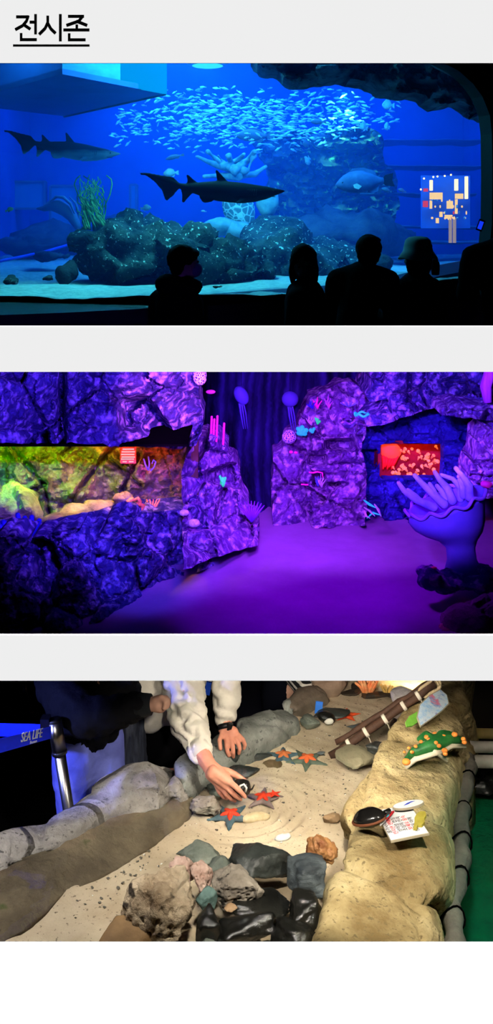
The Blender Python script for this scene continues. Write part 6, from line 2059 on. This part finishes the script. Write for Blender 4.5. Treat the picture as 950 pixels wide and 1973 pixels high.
back_post(40, 1300, 55, 1370, 5.2, .020, 'farther steel barrier post glowing blue over the belts')
back_post(-10, 1340, 2, 1385, 5.05, .016, 'steel barrier post at the picture edge behind the belts')
struct('floor_hall_step', MB().bounds(-4.2, -.55, 4.3, 5.6, 0.0, CZ - 940 / F * 5.2), m_hallfloor)

# ---- the visitors at the pool
m_jk = M('black_puffer_cloth', (7, 7, 10), (13, 13, 17), rough=.8, scale=6, bump=.5, bscale=14, bdist=.02, spec=.1)
m_rib = M('black_ribbed_cuff', (12, 16, 20), rough=.95)
m_trs = M('pale_trouser_cloth', (112, 120, 200), (92, 98, 176), rough=.9, scale=5, bump=.5, bscale=9, bdist=.02)
m_cream = M('cream_twill', (224, 216, 200), (208, 200, 184), rough=.9, scale=8, bump=.4, bscale=60, bdist=.004)
m_blk = M('black_trouser_cloth', (9, 9, 11), rough=.95, spec=.02)
m_scarf = M('grey_scarf_cloth', (70, 74, 88), (40, 44, 56), rough=.95, scale=20, stretch=(6, 6, .6))
m_watch = M('black_watch_band', (14, 14, 16), rough=.4)
m_nail = M('nail', (236, 178, 164), rough=.35)
m_skin_w = M('skin_warm', (226, 156, 128), (214, 140, 114), rough=.55, scale=18, spec=.3)

def wrinkle(p, a=.006, f=26):
    return a * (abs(math.sin(f * p.z * 1.6 + f * .9 * p.x + 3.5 * fbm(p, 6))) - .6) * (.75 + .8 * fbm(p, 4)) + a * .6 * fbm(p, 12)
def pl(pts):
    return [P(*q) for q in pts]

def under_slab(mb):
    mb.v = [Vector((v.x, v.y, min(v.z, CZ - .419 * v.y - .016))) for v in mb.v]
    return mb
# person in the black jacket
r1 = thing('person', (P(175, 1500, 3.72).x, 3.75, 0.0), 'person in a black puffer jacket and pale trousers, hand held before the chest', 'person')
top = CZ - .419 * 3.75 - .014
body = MB()
sp = P(165, 1400, 3.8)
limb(body, [Vector((sp.x, 3.82, top - .12)), Vector((sp.x, 3.82, sp.z - .1)), P(172, 1425, 3.85)], [.09, .075, .06])
for s, ax_ in ((-1, 150), (1, 196)):
    lx, ly = P(ax_, 0, 3.84).x + .02, 3.86 + .03 * s
    limb(body, [P(ax_ - 2, 1440, 3.84 + .03 * s), P(ax_ - 2, 1500, 3.84 + .03 * s), Vector((lx, ly, .06))], [.06, .05, .035])
    capsule(body, Vector((lx, ly, .03)), Vector((lx, ly - .12, .03)), .034, .028)
limb(body, pl([(118, 1330, 3.80), (160, 1385, 3.66), (268, 1362, 3.58), (292, 1357, 3.56)]), [.05, .045, .032, .024])
# loosely closed hand
limb(body, pl([(292, 1357, 3.56), (308, 1356, 3.55)]), [.024, .030])
for k, (dy, l) in enumerate(((-8, 1.0), (-3, 1.06), (2, 1.0), (7, .85))):
    limb(body, pl([(306, 1357 + dy, 3.55), (306 + 14 * l, 1352 + dy * .9, 3.535), (306 + 18 * l, 1356 + dy * .8, 3.515), (306 + 12 * l, 1360 + dy * .8, 3.51)]), [.0105, .010, .009, .008])
limb(body, pl([(300, 1349, 3.54), (312, 1345, 3.525), (324, 1349, 3.52)]), [.012, .011, .009])
build('body', under_slab(weld(body, .0055, 3)), m_skin, r1)
jk = MB()
limb(jk, [Vector((sp.x - .02, 3.84, top - .15)), Vector((sp.x - .01, 3.84, sp.z + .03)), Vector((sp.x + .0, 3.82, P(0, 1392, 3.8).z))], [.135, .14, .115])
limb(jk, pl([(228, 1330, 3.86), (205, 1400, 3.82)]), [.085, .06])
limb(jk, pl([(110, 1316, 3.80), (128, 1350, 3.70), (165, 1384, 3.60), (225, 1372, 3.57), (268, 1360, 3.565)]), [.085, .08, .068, .056, .042])
jkm = displace(weld(jk, .012, 5), lambda p: wrinkle(p, .014, 30))
jkm = under_slab(jkm)
build('jacket', jkm, m_jk, r1)
build('cuff', displace(MB().tube(pl([(262, 1361, 3.565), (278, 1358, 3.563), (292, 1357, 3.56)]), [.040, .038, .034], 24), lambda p: .001 * math.sin(p.z * 900)), m_rib, r1)
tr = MB()
for s, ax_ in ((-1, 150), (1, 196)):
    limb(tr, [P(ax_ - 2, 1420, 3.83 + .03 * s), P(ax_ - 2, 1500, 3.84 + .03 * s), Vector((P(ax_, 0, 3.84).x + .02, 3.86 + .03 * s, .10))], [.09, .09, .065])
limb(tr, [P(148, 1425, 3.81), P(172, 1428, 3.84), P(194, 1425, 3.87)], [.09, .095, .09])
build('trousers', displace(weld(tr, .012, 6), lambda p: wrinkle(p, .005, 16)), m_trs, r1)

# person in the cream jacket reaching into the pool
r2 = thing('person', (P(330, 1500, 4.12).x, 4.12, 0.0), 'person in a cream jacket and black trousers reaching down into the pool', 'person')
body = MB()
tp2 = CZ - .419 * 4.0 - .016
limb(body, [P(330, 1318, 4.14), P(326, 1400, 4.16), P(330, 1470, 4.18)], [.06, .06, .06])
for s in (-1, 1):
    hx = P(330, 0, 4.16).x + s * .09
    limb(body, [Vector((hx, 4.18, .46)), Vector((hx + s * .02, 4.16, .30)), Vector((hx + s * .02, 4.20, .06))], [.08, .055, .036])
    capsule(body, Vector((hx + s * .02, 4.18, .03)), Vector((hx + s * .02, 4.05, .03)), .034, .028)
limb(body, pl([(352, 1312, 3.96), (364, 1395, 3.80), (388, 1450, 3.68), (404, 1477, 3.63)]), [.05, .040, .031, .026])
# hand pinching the egg case
limb(body, pl([(404, 1477, 3.63), (422, 1492, 3.61)]), [.026, .026])
for pts in ([(412, 1484, 3.615), (436, 1497, 3.62)], [(410, 1486, 3.60), (440, 1505, 3.595)], [(408, 1490, 3.60), (434, 1511, 3.60)], [(406, 1492, 3.61), (426, 1514, 3.615)]):
    limb(body, pl(pts), [.020, .0165])
limb(body, pl([(418, 1484, 3.63), (440, 1487, 3.645), (456, 1494, 3.645), (471, 1504, 3.64)]), [.016, .0125, .011, .0085])
limb(body, pl([(438, 1503, 3.595), (454, 1516, 3.575), (463, 1525, 3.575), (472, 1535, 3.585)]), [.0115, .0098, .0088, .0072])
limb(body, pl([(432, 1511, 3.60), (446, 1526, 3.585), (455, 1534, 3.59), (464, 1540, 3.60)]), [.0115, .0095, .0086, .0070])
limb(body, pl([(424, 1514, 3.61), (436, 1530, 3.60), (444, 1538, 3.605), (453, 1543, 3.62)]), [.0105, .009, .008, .0066])
limb(body, pl([(416, 1511, 3.62), (423, 1526, 3.615), (430, 1535, 3.62), (437, 1539, 3.63)]), [.0095, .008, .0072, .006])
# second arm with the hand resting over the rim
limb(body, pl([(440, 1312, 4.02), (434, 1385, 3.95), (434, 1402, 3.93), (438, 1414, 3.92)]), [.045, .028, .023, .024])
for k, pts in enumerate(([(429, 1412, 3.91), (423, 1426, 3.87), (425, 1442, 3.855)], [(436, 1418, 3.90), (437, 1436, 3.86), (438, 1448, 3.855), (441, 1456, 3.862)], [(443, 1418, 3.90), (448, 1436, 3.86), (450, 1450, 3.855), (450, 1458, 3.865)], [(450, 1416, 3.905), (459, 1431, 3.87), (462, 1444, 3.865), (460, 1451, 3.872)], [(455, 1413, 3.915), (468, 1425, 3.885), (472, 1435, 3.885), (470, 1442, 3.89)])):
    limb(body, pl(pts), [.0105, .0088, .0080, .0070][:len(pts)])
limb(body, pl([(432, 1406, 3.925), (448, 1412, 3.91)]), [.022, .024])
bd = under_slab(weld(body, .0036, 2))
build('body', displace(bd, lambda p: .0008 * fbm(p, 60)), m_skin_w, r2)
slv = MB()
limb(slv, pl([(352, 1300, 3.98), (356, 1340, 3.92), (364, 1392, 3.80), (380, 1432, 3.715), (388, 1450, 3.685)]), [.080, .076, .066, .045, .040])
sm = displace(weld(slv, .007, 5), lambda p: wrinkle(p, .017, 42))
sm = under_slab(sm)
build('sleeve', sm, m_cream, r2)
build('cuff', displace(MB().tube(pl([(381, 1434, 3.71), (386, 1447, 3.69), (391, 1456, 3.675)]), [.043, .041, .040], 24), lambda p: .002 * fbm(p, 20)), m_cream, r2)
slv = MB()
limb(slv, pl([(436, 1300, 4.03), (437, 1340, 4.0), (434, 1378, 3.955)]), [.060, .054, .042])
build('sleeve', under_slab(displace(weld(slv, .008, 5), lambda p: wrinkle(p, .012, 36))), m_cream, r2)
wt = thing('wristwatch', P(436, 1398, 3.93), 'black wristwatch on the wrist of the resting hand', 'watch')
wc = P(434, 1400, 3.932)
build('band', MB().tube([P(433, 1395, 3.935), P(434.5, 1405, 3.925)], .0275, 20), m_watch, wt)
build('dial', MB().box(P(443, 1400, 3.905), (.016, .016, .026), Matrix.Rotation(.3, 3, 'Y')), m_blackp, wt, False)
jk = MB()
limb(jk, pl([(270, 1310, 4.02), (285, 1350, 4.02), (290, 1384, 4.0)]), [.085, .08, .055])
limb(jk, pl([(320, 1306, 4.05), (325, 1350, 4.05), (322, 1364, 4.03)]), [.11, .09, .05])
limb(jk, pl([(270, 1396, 4.0), (322, 1366, 4.0)]), [.03, .03])
limb(jk, pl([(398, 1310, 4.16), (400, 1400, 4.14)]), [.07, .045])
jm = displace(weld(jk, .012, 5), lambda p: wrinkle(p, .006, 16))
jm = under_slab(jm)
build('jacket', jm, m_cream, r2)
build('scarf', displace(weld(limb(limb(MB(), pl([(248, 1320, 3.98), (250, 1400, 3.95), (256, 1480, 3.95)]), [.03, .038, .045]), pl([(262, 1340, 3.98), (266, 1420, 3.96), (268, 1478, 3.96)]), [.03, .034, .036]), .008, 3), lambda p: .004 * math.sin(p.x * 300 + 2 * fbm(p, 6))), m_scarf, r2)
tr = MB()
for s in (-1, 1):
    hx = P(330, 0, 4.16).x + s * .085
    limb(tr, [Vector((hx, 4.18, .56)), Vector((hx + s * .02, 4.16, .30)), Vector((hx + s * .02, 4.22, .10))], [.125, .09, .07])
limb(tr, pl([(285, 1425, 4.14), (390, 1400, 4.18)]), [.12, .12])
limb(tr, pl([(300, 1385, 4.18), (390, 1385, 4.20)]), [.10, .10])
build('trousers', displace(weld(tr, .014, 5), lambda p: wrinkle(p, .005, 14)), m_blk, r2)
build('badge', MB().box(P(401, 1326, 4.07), (.022, .01, .05), Matrix.Rotation(.2, 3, 'Y')), M('blue_badge', (20, 80, 210)), r2, False)

c = P(465, 1517, 3.63)
eg = thing('egg_case', c, 'dark egg case pinched between thumb and fingers', 'shell')
build('husk', displace(MB().ell(c, (.034, .028, .030), None, 20, 14), lambda p: .004 * fbm(p, 30)), m_wet, eg)
build('lining', MB().tube([P(x, y, 3.595) for x, y in ((461, 1524), (463, 1514), (470, 1511), (475, 1518), (473, 1526))], .0035, 8), m_bit, eg)
build('tendril', MB().tube([P(x, y, 3.61) for x, y in ((478, 1524), (486, 1520), (490, 1512))], [.004, .003, .002], 6), m_wet, eg)
c = P(447, 1456, 3.90)
build('dark_stone', displace(MB().ell(c, (.030, .026, .026), None, 20, 14), lambda p: .005 * fbm(p, 25)), m_slate, label='dark rounded stone under the fingers of the resting hand', cat='stone')

# far visitor with the striped sleeve
r3 = thing('person', (P(565, 1380, 4.85).x, 4.85, 0.0), 'person in dark clothes with a striped sleeve dipping a hand at the far rim', 'person')
body = MB()
limb(body, pl([(560, 1320, 4.85), (562, 1400, 4.88)]), [.09, .10])
for s in (-1, 1):
    hx = P(562, 0, 4.88).x + s * .08
    limb(body, [Vector((hx, 4.9, .50)), Vector((hx, 4.88, .28)), Vector((hx, 4.92, .05))], [.07, .05, .034])
limb(body, pl([(575, 1310, 4.65), (594, 1340, 4.52), (606, 1357, 4.46), (612, 1364, 4.44)]), [.04, .034, .024, .022])
for dx in (-5, -1, 3, 7):
    limb(body, pl([(612 + dx * .6, 1363, 4.435), (614 + dx, 1369, 4.425), (615 + dx, 1374, 4.42)]), [.009, .008, .007])
limb(body, pl([(608, 1362, 4.44), (605, 1368, 4.43), (606, 1373, 4.425)]), [.009, .008, .007])
build('body', under_slab(weld(body, .0055, 3)), m_skin, r3)
def stripes():
    m, nt, b = nodes_of('striped_knit')
    tc = nt.nodes.new('ShaderNodeTexCoord')
    wv = nt.nodes.new('ShaderNodeTexWave')
    wv.bands_direction = 'Z'
    wv.inputs['Scale'].default_value = 14
    nt.links.new(tc.outputs['Object'], wv.inputs['Vector'])
    rp = nt.nodes.new('ShaderNodeValToRGB')
    rp.color_ramp.interpolation = 'CONSTANT'
    rp.color_ramp.elements[0].color = lin((14, 14, 18)) + (1,)
    rp.color_ramp.elements[1].position = .66
    rp.color_ramp.elements[1].color = lin((220, 215, 205)) + (1,)
    nt.links.new(wv.outputs['Fac'], rp.inputs[0])
    nt.links.new(rp.outputs[0], b.inputs['Base Color'])
    b.inputs['Roughness'].default_value = .95
    return m
slv = MB()
limb(slv, pl([(570, 1300, 4.70), (590, 1332, 4.54), (596, 1342, 4.51)]), [.055, .045, .038])
build('sleeve', displace(weld(slv, .007, 4), lambda p: .003 * fbm(p, 20)), stripes(), r3)
build('cuff', MB().tube(pl([(594, 1338, 4.52), (602, 1351, 4.48)]), [.040, .034], 18), m_rib, r3)
ct = MB()
limb(ct, pl([(545, 1310, 4.86), (545, 1400, 4.88), (548, 1470, 4.9)]), [.10, .11, .12])
limb(ct, pl([(575, 1310, 4.86), (575, 1360, 4.88)]), [.09, .09])
ct = displace(weld(ct, .014, 5), lambda p: .006 * fbm(p, 9))
ct.v = [Vector((v.x, v.y, min(v.z, ZFB - .02, CZ - .419 * v.y - .016))) for v in ct.v]
build('coat', ct, m_cloth_n, r3)
